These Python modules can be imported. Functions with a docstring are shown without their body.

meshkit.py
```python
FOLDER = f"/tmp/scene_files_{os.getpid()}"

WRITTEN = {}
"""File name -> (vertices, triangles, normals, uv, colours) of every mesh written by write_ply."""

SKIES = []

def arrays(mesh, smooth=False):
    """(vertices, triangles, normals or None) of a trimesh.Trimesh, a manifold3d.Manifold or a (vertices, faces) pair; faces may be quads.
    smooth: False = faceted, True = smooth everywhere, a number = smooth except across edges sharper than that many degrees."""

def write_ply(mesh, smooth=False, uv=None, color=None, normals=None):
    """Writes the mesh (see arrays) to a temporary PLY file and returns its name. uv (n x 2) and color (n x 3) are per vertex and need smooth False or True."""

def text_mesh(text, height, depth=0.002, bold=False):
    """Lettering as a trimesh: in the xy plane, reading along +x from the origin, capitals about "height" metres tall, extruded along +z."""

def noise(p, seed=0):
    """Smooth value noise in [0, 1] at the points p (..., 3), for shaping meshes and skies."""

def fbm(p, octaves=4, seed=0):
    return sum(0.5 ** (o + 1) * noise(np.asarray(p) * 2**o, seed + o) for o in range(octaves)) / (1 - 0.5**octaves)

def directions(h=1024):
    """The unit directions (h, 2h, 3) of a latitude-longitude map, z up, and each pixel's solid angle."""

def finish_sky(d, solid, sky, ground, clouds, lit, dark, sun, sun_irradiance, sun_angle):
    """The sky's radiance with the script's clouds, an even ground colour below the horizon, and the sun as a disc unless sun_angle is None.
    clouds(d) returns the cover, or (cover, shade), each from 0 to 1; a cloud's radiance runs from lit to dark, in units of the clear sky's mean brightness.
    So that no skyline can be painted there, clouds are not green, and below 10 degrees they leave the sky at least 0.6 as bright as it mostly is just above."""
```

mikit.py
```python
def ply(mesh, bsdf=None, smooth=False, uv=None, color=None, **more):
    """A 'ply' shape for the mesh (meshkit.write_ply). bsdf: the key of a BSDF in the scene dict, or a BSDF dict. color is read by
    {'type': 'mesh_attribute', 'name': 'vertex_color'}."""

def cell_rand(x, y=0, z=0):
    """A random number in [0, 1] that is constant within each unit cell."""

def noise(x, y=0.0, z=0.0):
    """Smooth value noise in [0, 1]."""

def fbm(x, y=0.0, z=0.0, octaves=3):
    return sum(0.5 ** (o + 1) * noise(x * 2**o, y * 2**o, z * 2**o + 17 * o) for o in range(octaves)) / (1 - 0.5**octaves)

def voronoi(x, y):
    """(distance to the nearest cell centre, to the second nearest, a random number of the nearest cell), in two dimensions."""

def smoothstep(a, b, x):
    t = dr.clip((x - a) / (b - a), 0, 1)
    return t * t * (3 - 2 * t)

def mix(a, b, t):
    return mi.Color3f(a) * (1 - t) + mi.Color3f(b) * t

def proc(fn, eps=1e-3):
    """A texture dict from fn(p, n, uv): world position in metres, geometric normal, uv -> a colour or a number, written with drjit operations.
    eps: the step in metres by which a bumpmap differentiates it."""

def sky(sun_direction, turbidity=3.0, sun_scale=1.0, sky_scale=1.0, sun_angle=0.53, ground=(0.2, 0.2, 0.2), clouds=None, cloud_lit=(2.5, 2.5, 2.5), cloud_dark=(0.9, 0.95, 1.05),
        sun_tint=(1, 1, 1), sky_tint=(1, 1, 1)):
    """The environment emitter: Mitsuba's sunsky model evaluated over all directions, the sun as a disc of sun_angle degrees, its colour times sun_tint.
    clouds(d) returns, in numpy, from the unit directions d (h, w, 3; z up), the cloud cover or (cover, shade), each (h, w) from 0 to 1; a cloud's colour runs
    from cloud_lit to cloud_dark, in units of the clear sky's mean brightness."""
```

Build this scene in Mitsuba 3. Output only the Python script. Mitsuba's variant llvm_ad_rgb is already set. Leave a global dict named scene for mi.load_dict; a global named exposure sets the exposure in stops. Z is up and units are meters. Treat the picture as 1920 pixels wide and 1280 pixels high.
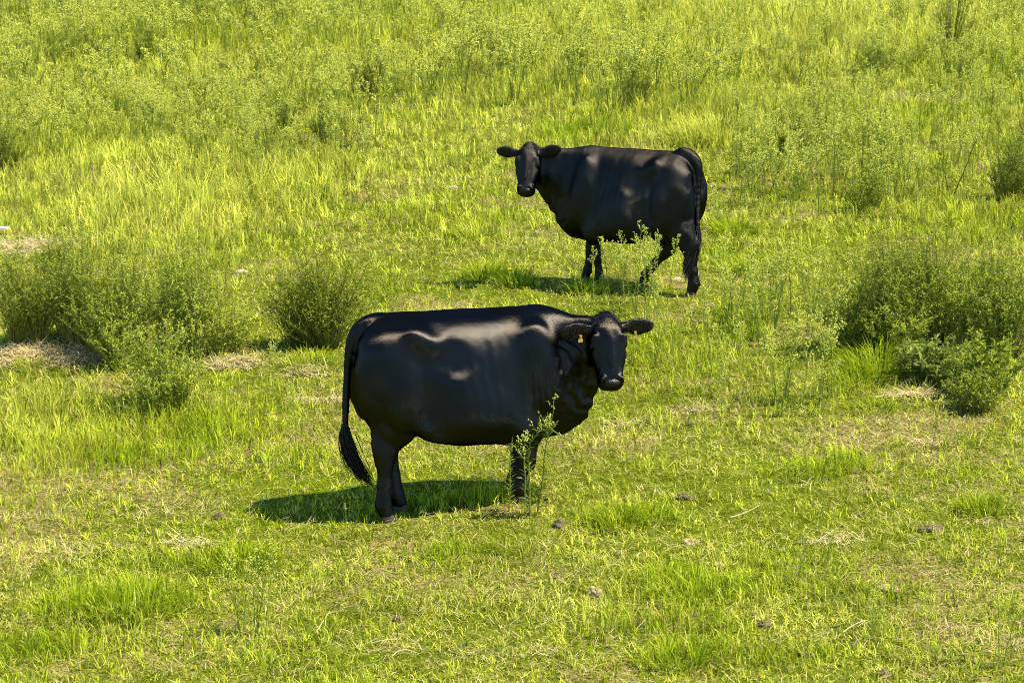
import math, os
import numpy as np
import trimesh
import manifold3d as m3
import drjit as dr
import mitsuba as mi
import mikit, meshkit
from mikit import proc, noise, fbm, voronoi, smoothstep, mix

T = mi.ScalarTransform4f
scene, labels = {}, {}

# ------------------------------------------------------------------ camera, sky, exposure
CAM_H, PITCH, HFOV = 4.34, 12.7, 24.0
_p = math.radians(PITCH)
scene['camera'] = {
    'type': 'perspective', 'fov': HFOV, 'fov_axis': 'x', 'near_clip': 0.1, 'far_clip': 2000.0,
    'to_world': T().look_at(origin=[0, 0, CAM_H], target=[0, math.cos(_p), CAM_H - math.sin(_p)], up=[0, 0, 1]),
}
SUN = (0.50, -0.16, 0.86)
scene['sky_light'] = mikit.sky(SUN, turbidity=3, ground=(0.16, 0.2, 0.05), sun_tint=(1.0, 1.0, 0.96))
exposure = 2.8

# ------------------------------------------------------------------ helpers
def rgb(*c):
    return {'type': 'rgb', 'value': [float(v) for v in c]}

def numbered(name):
    if name not in scene and name not in labels and not any(k.startswith(name + '__') for k in scene):
        return name
    i = 1
    while True:
        k = f'{name}_{i:03d}'
        if k not in scene and k not in labels and not any(q.startswith(k + '__') for q in scene):
            return k
        i += 1

def tag(key, label=None, cat=None, group=None, kind=None):
    d = labels.setdefault(key, {})
    if label: d['label'] = label
    if cat: d['category'] = cat
    if group: d['group'] = group
    if kind: d['kind'] = kind
    return key

def vnoise(x, y, s, seed=0, octaves=3):
    p = np.stack([np.asarray(x, float) / s, np.asarray(y, float) / s, np.full(np.shape(x), 3.7)], -1)
    return meshkit.fbm(p, octaves, seed)

def bell(x, y, cx, cy, rx, ry, p=1.0):
    return np.exp(-(np.abs((x - cx) / rx) ** 2 + np.abs((y - cy) / ry) ** 2) ** p)

# banks and hollows of the pasture: x, y, radius x, radius y, height
BANKS = [(-3.75, 19.6, 0.9, 0.55, 0.13), (-4.6, 29.6, 0.9, 0.7, 0.16), (-2.25, 18.9, 0.35, 0.22, 0.05),
         (2.75, 18.7, 0.45, 0.35, 0.07), (-1.6, 18.6, 0.3, 0.18, 0.05)]

def height(x, y):
    x = np.asarray(x, float); y = np.asarray(y, float)
    z = 0.04 * x / np.sqrt(1 + (x / 9) ** 2)
    far = np.clip((y - 24) / 14, 0, 1)
    z = z + (vnoise(x, y, 1.6, 5) - 0.5) * (0.05 + 0.10 * far) + (vnoise(x, y, 6.0, 8) - 0.5) * (0.05 + 0.30 * far)
    for cx, cy, rx, ry, h in BANKS:
        z = z + h * bell(x, y, cx, cy, rx, ry)
    return z

class Mesh:
    """Collects triangles with one colour per vertex."""
    def __init__(self):
        self.v, self.f, self.c, self.n = [], [], [], 0
    def add(self, v, f, c):
        v = np.asarray(v, float); f = np.asarray(f, int)
        if len(v) == 0: return
        c = np.broadcast_to(np.asarray(c, float), (len(v), 3))
        self.v.append(v); self.f.append(f + self.n); self.c.append(c); self.n += len(v)
    def arrays(self):
        return np.vstack(self.v), np.vstack(self.f), np.vstack(self.c)
    def ply(self, bsdf, **k):
        v, f, c = self.arrays()
        return mikit.ply((v, f), bsdf, color=c, **k)

def sweep(pts, rad, sides=4):
    """A tapering tube along a polyline; the tip closes to a point."""
    p = np.asarray(pts, float); r = np.asarray(rad, float)
    t = np.gradient(p, axis=0); t /= np.linalg.norm(t, axis=1, keepdims=True) + 1e-12
    ref = np.where(np.abs(t[:, 2:3]) < 0.9, [[0, 0, 1.0]], [[1.0, 0, 0]])
    a = np.cross(t, ref[:1] if np.ptp(np.abs(t[:, 2])) < 2 else ref); a /= np.linalg.norm(a, axis=1, keepdims=True) + 1e-12
    b = np.cross(t, a)
    ang = np.arange(sides) * 2 * np.pi / sides
    v = (p[:, None] + r[:, None, None] * (np.cos(ang)[None, :, None] * a[:, None] + np.sin(ang)[None, :, None] * b[:, None])).reshape(-1, 3)
    f = []
    for i in range(len(p) - 1):
        for j in range(sides):
            k = (j + 1) % sides
            q = [i * sides + j, i * sides + k, (i + 1) * sides + k, (i + 1) * sides + j]
            f += [[q[0], q[1], q[2]], [q[0], q[2], q[3]]]
    return v, np.array(f)

def rot2(a):
    c, s = math.cos(a), math.sin(a)
    return np.array([[c, -s, 0], [s, c, 0], [0, 0, 1.0]])

# ------------------------------------------------------------------ materials of the pasture
def thin(base, rough=.5, trans=.9):
    return {'type': 'principledthin', 'base_color': base, 'roughness': rough, 'diff_trans': trans, 'spec_trans': 0.0, 'eta': 1.4}
VC = {'type': 'mesh_attribute', 'name': 'vertex_color'}
scene['grass_blade'] = thin(VC, .45, .85)
scene['leaf_green'] = thin(VC, .5, .7)
scene['leaf_shrub'] = thin(VC, .5, .5)
scene['stem_green'] = {'type': 'principled', 'base_color': VC, 'roughness': .6, 'specular': .3}
scene['dry_straw'] = {'type': 'twosided', 'b': {'type': 'principled', 'base_color': VC, 'roughness': .7, 'specular': .25}}

def soil(p, n, uv):
    a = fbm(p.x * 1.3, p.y * 1.3, 2.0, 3); b = fbm(p.x * 9, p.y * 9, 5.0, 3); c = noise(p.x * 55, p.y * 55, 1.0); e = noise(p.x * 130, p.y * 90, 4.0)
    green = mix((.045, .068, .005), (.12, .16, .012), b)
    thatch = mix((.26, .21, .10), (.10, .08, .04), c)
    return mix(green, thatch, smoothstep(.50, .70, .45 * a + .25 * b + .30 * e)) * (.55 + .9 * e)
scene['turf'] = {'type': 'bumpmap', 'scale': 1.0, 'arbitrary': proc(lambda p, n, uv: fbm(p.x * 18, p.y * 18, 0.0, 3) * .03, 5e-3),
                 'bsdf': {'type': 'diffuse', 'reflectance': proc(soil)}}

# ------------------------------------------------------------------ the ground, one sheet to the horizon
def ground_sheet():
    y = np.concatenate([np.linspace(-60, 9, 30), np.linspace(9.3, 64, 250), np.geomspace(66, 900, 40)])
    x0 = np.concatenate([-np.geomspace(600, 17, 24), np.linspace(-16.5, 16.5, 150), np.geomspace(17, 600, 24)])
    X, Y = np.meshgrid(x0, y)
    V = np.stack([X.ravel(), Y.ravel(), height(X, Y).ravel()], -1)
    I = np.arange(X.size).reshape(X.shape)
    Q = np.stack([I[:-1, :-1], I[:-1, 1:], I[1:, 1:], I[1:, :-1]], -1).reshape(-1, 4)
    scene['ground'] = mikit.ply((V, Q), 'turf', smooth=True)
    tag('ground', 'uneven pasture soil with thatch under the grass', 'ground', kind='structure')
ground_sheet()

# ------------------------------------------------------------------ grass
# long stands: centre, radius x, radius y, added height, paleness 0..1
STANDS = [((-3.60, 26.30), 1.3, 2.2, .22, .9), ((-4.42, 29.06), 1.4, 2.5, .16, .8), ((-2.49, 27.87), .9, 2.0, .12, .7), ((-6.26, 33.46), 2.0, 4, .16, .5), ((-2.04, 28.57), .5, 1.2, .12, .5),
          ((2.75, 31.73), .9, 1.6, .26, .7), ((3.35, 32.77), .9, 1.5, .20, .6), ((4.90, 31.47), 1.0, 1.6, .24, .2), ((7.14, 43.72), 4.5, 5.0, .34, 1.0), ((3.45, 46.08), 4.0, 5.0, .30, 1.0),
          ((-0.60, 45.69), 5, 5, .20, .6), ((-7.04, 48.37), 5, 6, .20, .3), ((1.51, 35.86), 2.0, 2.5, .12, .4), ((7.27, 37.35), 1.5, 3, .24, .2), ((4.83, 23.89), 1.0, 1.4, .14, .2),
          ((-3.57, 17.35), .50, .8, .16, .6), ((-3.03, 16.12), .5, .6, .13, .4), ((-2.55, 16.90), .55, .5, .09, .2), ((-2.04, 16.51), .5, .4, .08, .0), ((-1.75, 17.41), .35, .5, .05, .1),
          ((-0.92, 25.65), .5, .9, .06, .3), ((-0.33, 24.57), .4, .6, .08, .3), ((1.88, 19.75), .5, .5, .05, .2), ((1.15, 18.00), .6, .7, .06, .2), ((1.77, 16.89), .5, .5, .05, .2)]
LUSH = [((-2.12, 12.83), .45, .30, .085), ((-1.62, 13.67), .33, .22, .075), ((-2.48, 12.86), .3, .2, .05), ((1.04, 12.73), .45, .25, .08), ((0.65, 14.11), .22, .16, .085), ((0.88, 14.19), .2, .1, .05),
        ((0.90, 11.63), .3, .15, .07), ((-0.25, 13.58), .5, .2, .045), ((-0.84, 13.99), .4, .15, .03), ((2.90, 14.11), .22, .14, .07), ((-1.99, 13.61), .25, .15, .04), ((1.98, 12.51), .35, .2, .05),
        ((0.52, 19.15), .5, .4, .06), ((2.02, 15.14), .4, .3, .04), ((0.82, 12.13), .5, .3, .05), ((-0.10, 14.66), .35, .18, .06), ((-0.47, 14.67), .5, .15, .05), ((-2.56, 12.16), .5, .25, .04), ((1.47, 11.63), .3, .2, .05),
        ((1.93, 22.60), .3, .4, .07), ((2.28, 22.02), .3, .4, .07), ((1.91, 19.15), .3, .3, .06), ((0.85, 31.96), .8, 1.0, .06), ((0.18, 20.20), .3, .3, .04), ((-2.63, 15.91), .4, .25, .05), ((-1.46, 15.86), .4, .25, .06)]
DRY = [((-3.83, 19.15), .75, .30, 1.0), ((-2.22, 18.74), .22, .16, 1.0), ((-4.98, 24.58), .6, .5, 1.0), ((-1.61, 18.35), .18, .16, .8), ((0.18, 20.00), .5, .3, .1), ((-1.43, 17.44), .25, .1, .8), ((1.78, 36.45), .8, .8, .35),
       ((5.69, 33.71), 1.1, .7, .8), ((-1.61, 27.62), .5, .5, .5), ((0.22, 24.17), .5, .5, .5), ((-1.79, 22.06), .7, .6, .35), ((-2.60, 13.87), .35, .2, .55), ((-2.14, 14.72), .5, .18, .5), ((2.88, 17.04), .25, .14, .8), ((1.34, 16.81), .3, .12, .5),
       ((-0.73, 12.03), .35, .12, .55), ((-0.03, 11.83), .5, .15, .45), ((2.45, 11.78), .4, .3, .5), ((1.88, 13.55), .25, .06, .8), ((1.03, 13.02), .2, .1, .2), ((2.93, 13.78), .25, .12, .5), ((1.50, 11.86), .3, .2, .3),
       ((0.79, 16.52), .3, .12, .4), ((-0.32, 15.60), .4, .2, .3), ((-2.98, 14.70), .4, .15, .5), ((0.13, 13.63), .3, .15, .3), ((1.68, 17.58), .4, .2, .3), ((-0.74, 27.58), .8, .6, .4), ((-2.23, 21.40), .5, .5, .4)]

def fields(x, y):
    """Height of the sward, paleness, lushness and dryness at ground points."""
    far = np.clip((y - 21) / 12, 0, 1)
    n1 = vnoise(x, y, .55, 21); n2 = vnoise(x, y, 2.2, 22); n3 = vnoise(x, y, .22, 23, 2)
    h = .016 + .066 * np.clip(n1 * 2.6 - 1.15, 0, 1) + .040 * np.clip(n3 * 3 - 1.7, 0, 1) + far * (.02 + .11 * np.clip(n2 * 2.4 - .95, 0, 1))
    pale = .42 + .2 * far + 1.3 * (vnoise(x, y, .8, 24) - .5)
    lush = np.clip(n1 * 3 - 1.35, 0, 1) * (1 - .5 * far)
    dry = .11 + 1.0 * np.clip(vnoise(x, y, .45, 25) - .55, 0, 1) + .8 * np.clip(vnoise(x, y, .14, 26, 2) - .62, 0, 1)
    for cx, cy, rx, ry, a, p in [(*s[0], *s[1:]) for s in STANDS]:
        b = bell(x, y, cx, cy, rx, ry); h = h + .8 * a * b; pale = pale + (p - pale) * b * .8; dry = dry * (1 - .5 * b)
    for cx, cy, rx, ry, a in [(*s[0], *s[1:]) for s in LUSH]:
        b = bell(x, y, cx, cy, rx, ry, 1.6); h = h + a * b; lush = np.maximum(lush, b); dry = dry * (1 - .85 * b); pale = pale * (1 - .6 * b)
    for cx, cy, rx, ry, a in [(*s[0], *s[1:]) for s in DRY]:
        b = bell(x, y, cx, cy, rx, ry, 1.5) * a; dry = np.maximum(dry, b * .97); h = h * (1 - .55 * b); lush = lush * (1 - b)
    return h, np.clip(pale, 0, 1), np.clip(lush, 0, 1), np.clip(dry, 0, .95)

def blades(p, az, lean, L, W, curl, col, twist):
    """Bent blades: 5 vertices, 3 triangles each."""
    n = len(p)
    d = np.stack([np.cos(az), np.sin(az), 0 * az], 1)
    s = np.stack([-np.sin(az + twist), np.cos(az + twist), 0 * az], 1) * (W / 2)[:, None]
    up = np.array([0, 0, 1.0])
    t1 = d * np.sin(lean)[:, None] + up * np.cos(lean)[:, None]
    l2 = np.minimum(lean + curl, 2.3)
    t2 = d * np.sin(l2)[:, None] + up * np.cos(l2)[:, None]
    m = p + t1 * (L * .55)[:, None]; q = m + t2 * (L * .45)[:, None]
    v = np.stack([p - s * .8, p + s * .8, m - s, m + s, q], 1).reshape(-1, 3)
    b = np.arange(n)[:, None] * 5
    f = np.concatenate([b + [0, 1, 3], b + [0, 3, 2], b + [2, 3, 4]], 1).reshape(-1, 3)
    return v, f, np.repeat(col, 5, 0)

C_LUSH, C_MID, C_PALE, C_TAN, C_DARK = (np.array(c) for c in ((.270, .385, .006), (.375, .455, .018), (.620, .645, .120), (.720, .620, .340), (.085, .150, .004)))

def grass_colour(rng, pale, lush, n):
    t = rng.uniform(0, 1, (n, 1))
    c = C_MID * (1 - lush[:, None]) + C_LUSH * lush[:, None]
    k = np.clip(pale[:, None] + (t - .5) * .7, 0, 1)
    c = c * (1 - k) + C_PALE * k
    dk = np.clip((rng.uniform(0, 1, (n, 1)) - .68) * 5, 0, 1) * .8
    c = c * (1 - dk) + C_DARK * dk
    return c * rng.uniform(.8, 1.18, (n, 1))

def grass(count, seed):
    rng = np.random.default_rng(seed)
    ys = np.linspace(10.4, 63, 600)
    half = .2126 * 1.06 * ys + 1.1
    dens = (14 / ys) ** 1.68
    w = half * dens; cdf = np.cumsum(w) / w.sum()
    y = np.interp(rng.uniform(0, 1, count), cdf, ys)
    x = rng.uniform(-1, 1, count) * (.2126 * 1.06 * y + 1.1)
    # tufts: most blades gather round tuft centres
    cell = (.075 + .07 * np.clip((y - 14) / 20, 0, 2)) * np.where(rng.uniform(0, 1, count) < .5, 1, .55)
    ix, iy = np.floor(x / cell), np.floor(y / cell)
    hsh = lambda k: np.modf(np.abs(np.sin(ix * 127.1 + iy * 311.7 + k * 74.7) * 43758.5453))[0]
    pull = rng.beta(1.6, 1.5, count)
    x = x + ((ix + hsh(1)) * cell - x) * pull; y = y + ((iy + hsh(2)) * cell - y) * pull
    h, pale, lush, dry = fields(x, y)
    isdry = rng.uniform(0, 1, count) < dry * .75
    size = np.clip(y / 14, 1, None) ** .75
    L = (h * 1.04 + .024) * rng.uniform(.5, 1.25, count) * (.45 + 1.1 * hsh(3))
    W = rng.uniform(.0032, .0065, count) * size
    az = hsh(4) * 6.283 + rng.normal(0, 1.3, count)
    short = np.clip(1 - (h - .02) / .08, 0, 1)
    lean = np.abs(rng.normal(.22, .25, count) + short * rng.normal(.45, .35, count)); curl = np.abs(rng.normal(.5, .4, count))
    flat = isdry & (rng.uniform(0, 1, count) < .8)
    lean = np.where(flat, rng.uniform(1.1, 1.65, count), lean); curl = np.where(flat, rng.normal(0, .3, count), curl)
    L = np.where(isdry, rng.uniform(.03, .11, count), L); W = np.where(isdry, W * .8, W)
    col = grass_colour(rng, pale, lush, count) * ((.86 + .4 * vnoise(x, y, 1.7, 31)) * (.62 + .8 * vnoise(x, y, .45, 32, 2)) * (.58 + .84 * hsh(5)))[:, None]
    tan = C_TAN * rng.uniform(.55, 1.15, (count, 1)) * (1 + rng.normal(0, .05, (count, 3)))
    col = np.where(isdry[:, None], tan, col)
    z = height(x, y) - .004 + np.where(flat, rng.uniform(.004, .03, count) + h * .35, 0)
    v, f, c = blades(np.stack([x, y, z], 1), az, lean, L, W, curl, np.clip(col, 0, .9), rng.normal(0, .6, count))
    scene['meadow_grass'] = mikit.ply((v, f), 'grass_blade', color=c)
    tag('meadow_grass', 'sunlit yellow-green meadow grass with dry blades covering the pasture', 'grass', kind='stuff')
grass(620000, 3)

# ------------------------------------------------------------------ cattle
class Field:
    """A signed distance sampled on a grid; shapes are joined with a smooth union, then skinned."""
    def __init__(self, lo, hi, h):
        self.h = h
        self.ax = [np.arange(l, u + h, h, dtype=np.float32) for l, u in zip(lo, hi)]
        self.D = np.full([len(a) for a in self.ax], 0.4, np.float32)
    def block(self, lo, hi, pad):
        s = []
        for a, l, u in zip(self.ax, lo, hi):
            i, j = np.searchsorted(a, [l - pad, u + pad])
            s.append(slice(max(i - 1, 0), min(j + 1, len(a))))
        g = np.meshgrid(*[a[k] for a, k in zip(self.ax, s)], indexing='ij')
        return tuple(s), g
    def join(self, s, d, k):
        o = self.D[s]
        w = np.clip(0.5 + 0.5 * (o - d) / k, 0, 1)
        self.D[s] = o * (1 - w) + d * w - k * w * (1 - w)
    def cut(self, s, d, k):
        o = self.D[s]; d = -d
        w = np.clip(0.5 - 0.5 * (o - d) / k, 0, 1)
        self.D[s] = o * (1 - w) + d * w + k * w * (1 - w)
    def bone(self, a, b, ra, rb, k=0.03, flat=1.0, axis=(0, 1, 0), cut=False):
        """A tapering rod; flat < 1 squeezes it along axis."""
        a, b = np.asarray(a, float), np.asarray(b, float); R = max(ra, rb)
        s, g = self.block(np.minimum(a, b) - R, np.maximum(a, b) + R, k * 1.5 + 0.02)
        ax = np.asarray(axis, float) / np.linalg.norm(axis)
        d = b - a; L = d @ d + 1e-9
        px, py, pz = g[0] - a[0], g[1] - a[1], g[2] - a[2]
        t = np.clip((px * d[0] + py * d[1] + pz * d[2]) / L, 0, 1)
        qx, qy, qz = px - t * d[0], py - t * d[1], pz - t * d[2]
        m = qx * ax[0] + qy * ax[1] + qz * ax[2]
        n2 = qx * qx + qy * qy + qz * qz + m * m * (1 / flat ** 2 - 1)
        dist = (np.sqrt(n2) - (ra + (rb - ra) * t * t * (3 - 2 * t))).astype(np.float32)
        (self.cut if cut else self.join)(s, dist, k)
    def blob(self, c, r, R=None, k=0.04, cut=False):
        c, r = np.asarray(c, float), np.asarray(r, float)
        M = np.eye(3) if R is None else np.asarray(R)
        ext = np.sqrt(((M * r) ** 2).sum(1))
        s, g = self.block(c - ext, c + ext, k * 1.5 + 0.02)
        p = np.stack([g[0] - c[0], g[1] - c[1], g[2] - c[2]], -1) @ M
        q = np.sqrt(((p / r) ** 2).sum(-1)) + 1e-6
        q2 = np.sqrt(((p / r ** 2) ** 2).sum(-1)) + 1e-6
        dist = (q * (q - 1) / q2).astype(np.float32)
        (self.cut if cut else self.join)(s, dist, k)
    def loft(self, st, origin, M, k, power=2.3, waist=False):
        """Stations along local u: (u, top, bottom, half width, height of the widest point)."""
        st = np.asarray(st, float); origin = np.asarray(origin, float); M = np.asarray(M, float)   # columns u, lateral, up
        pts = []
        for u, t, b, w, m in st:
            for l in (-w, w):
                for z in (t, b): pts.append(origin + M @ np.array([u, l, z]))
        pts = np.array(pts)
        s, g = self.block(pts.min(0), pts.max(0), k * 1.5 + 0.03)
        p = np.stack([g[0] - origin[0], g[1] - origin[1], g[2] - origin[2]], -1) @ M
        u, l, z = p[..., 0], np.abs(p[..., 1]), p[..., 2]
        from scipy.interpolate import PchipInterpolator
        I = PchipInterpolator(st[:, 0], st[:, 1:])
        uc = np.clip(u, st[0, 0], st[-1, 0])
        tab = np.linspace(st[0, 0], st[-1, 0], 400); val = I(tab)
        top, bot, w, m = (np.interp(uc, tab, val[:, i]) for i in range(4))
        up = z > m
        hz = np.where(up, np.maximum(top - m, .01), np.maximum(m - bot, .01))
        q = ((l / w) ** power + (np.abs(z - m) / hz) ** power) ** (1 / power) + 1e-6
        gx = np.sqrt((l / w ** 2) ** 2 + ((z - m) / hz ** 2) ** 2) / np.sqrt((l / w) ** 2 + ((z - m) / hz) ** 2 + 1e-9) + 1e-6
        d = (q - 1) / gx
        d = np.where(np.abs(u - uc) > 0, np.sqrt(np.maximum(d, 0) ** 2 + (u - uc) ** 2), d).astype(np.float32)
        self.join(s, d, k)
    def skin(self, rounds=2):
        D = self.D; n = np.array(D.shape)
        neg = D < 0
        base = (slice(0, -1),) * 3
        corner = [(i, j, k) for i in (0, 1) for j in (0, 1) for k in (0, 1)]
        cut = lambda a, o: a[o[0]:n[0] - 1 + o[0], o[1]:n[1] - 1 + o[1], o[2]:n[2] - 1 + o[2]]
        cnt = sum(cut(neg, o).astype(np.int8) for o in corner)
        act = (cnt > 0) & (cnt < 8)
        idx = -np.ones(act.shape, int); I = np.argwhere(act); idx[act] = np.arange(len(I))
        acc, num = np.zeros((len(I), 3)), np.zeros(len(I))
        for a in corner:
            for axis in range(3):
                if a[axis]: continue
                b = list(a); b[axis] = 1
                da = D[I[:, 0] + a[0], I[:, 1] + a[1], I[:, 2] + a[2]]; db = D[I[:, 0] + b[0], I[:, 1] + b[1], I[:, 2] + b[2]]
                x = (da < 0) != (db < 0)
                t = np.where(x, da / np.where(x, da - db, 1), 0)
                pt = np.tile(np.array(a, float), (len(I), 1)); pt[:, axis] = t
                acc[x] += pt[x]; num += x
        v = (I + acc / num[:, None]) * self.h + np.array([a[0] for a in self.ax])
        faces = []
        for axis in range(3):
            o = [1, 1, 1]; o[axis] = 0
            lo = tuple(slice(1 if o[i] else 0, -1) for i in range(3))
            hi = list(lo); hi[axis] = slice(1, None)
            A, B = neg[lo], neg[tuple(hi)]
            e = np.argwhere(A != B)
            s = A[e[:, 0], e[:, 1], e[:, 2]]
            e = e + np.array([1 if o[i] else 0 for i in range(3)])
            i1, i2 = [(1, 2), (2, 0), (0, 1)][axis]
            def at(d1, d2):
                q = e.copy(); q[:, i1] -= d1; q[:, i2] -= d2
                return idx[q[:, 0], q[:, 1], q[:, 2]]
            quad = np.stack([at(1, 1), at(0, 1), at(0, 0), at(1, 0)], 1)
            quad[~s] = quad[~s][:, ::-1]
            faces.append(quad)
        q = np.vstack(faces)
        f = np.vstack([q[:, [0, 1, 2]], q[:, [0, 2, 3]]])
        m = trimesh.Trimesh(v, f, process=False)
        parts = m.split(only_watertight=False)
        m = max(parts, key=lambda p: len(p.vertices)) if len(parts) > 1 else m
        trimesh.smoothing.filter_taubin(m, lamb=0.5, nu=0.53, iterations=rounds * 2)
        return m

TORSO = [(-.715, 1.06, .80, .09, .93), (-.690, 1.18, .66, .175, .92), (-.630, 1.28, .62, .235, .95), (-.54, 1.315, .60, .265, .98),
         (-.40, 1.318, .63, .265, .95), (-.25, 1.310, .555, .305, .82), (-.05, 1.312, .435, .380, .70), (.12, 1.312, .47, .368, .66),
         (.30, 1.312, .565, .318, .68), (.44, 1.315, .54, .280, .78), (.57, 1.30, .435, .262, .78), (.69, 1.245, .435, .225, .80),
         (.80, 1.13, .50, .175, .80), (.87, 1.03, .60, .12, .80), (.90, .95, .70, .07, .80)]
HEAD = [(-.045, -.03, -.11, .040, -.07), (-.02, .005, -.14, .065, -.07), (.03, .035, -.17, .088, -.06), (.09, .050, -.21, .106, -.06), (.16, .052, -.235, .113, -.055),
        (.22, .045, -.235, .106, -.06), (.29, .036, -.205, .093, -.065), (.36, .030, -.165, .083, -.065), (.415, .030, -.140, .083, -.055),
        (.455, .022, -.125, .085, -.05), (.49, -.002, -.110, .074, -.055), (.515, -.035, -.085, .045, -.06)]

def frame(u, n):
    """Columns: u (poll to muzzle), lateral (the animal's left), n (out of the forehead)."""
    u = np.asarray(u, float); u /= np.linalg.norm(u)
    n = np.asarray(n, float); n -= u * (n @ u); n /= np.linalg.norm(n)
    return np.stack([u, np.cross(n, u), n], 1)

def hoof(c, fwd, s=1.0):
    """Two cloven claws, rounded at the coronet, flat underneath; the sole lies at c."""
    out = []
    f = np.array([math.cos(fwd), math.sin(fwd), 0]); l = np.array([-f[1], f[0], 0]); up = np.array([0, 0, 1.0])
    for side in (-1, 1):
        pts = []
        for z, fr, bk, w in ((0, .072, -.050, .026), (.03, .060, -.050, .027), (.062, .036, -.046, .023), (.074, .020, -.034, .015)):
            for a in np.linspace(0, 2 * np.pi, 14, endpoint=False):
                x = (fr + bk) / 2 + (fr - bk) / 2 * np.sign(np.cos(a)) * abs(np.cos(a)) ** .8
                y = side * .0285 + w * np.sin(a) * (1 - .35 * max(0, (x - .02) / .05))
                pts.append(np.asarray(c) + s * (f * x + l * y + up * z))
        h = trimesh.convex.convex_hull(np.array(pts)); out.append(h)
    return trimesh.util.concatenate(out)

def hairs(rng, roots, dirs, length, rad, droop=0.3, seg=4, wob=0.15, sides=3):
    m = Mesh()
    for p, d in zip(roots, dirs):
        L = length * rng.uniform(.6, 1.15); q = [np.array(p, float)]; d = np.array(d, float) / np.linalg.norm(d)
        for i in range(seg):
            d = d + rng.normal(0, wob, 3) + np.array([0, 0, -droop / seg]); d /= np.linalg.norm(d)
            q.append(q[-1] + d * L / seg)
        v, f = sweep(q, np.linspace(rad, rad * .25, seg + 1), sides)
        m.add(v, f, (.01, .01, .011))
    return m

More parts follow.
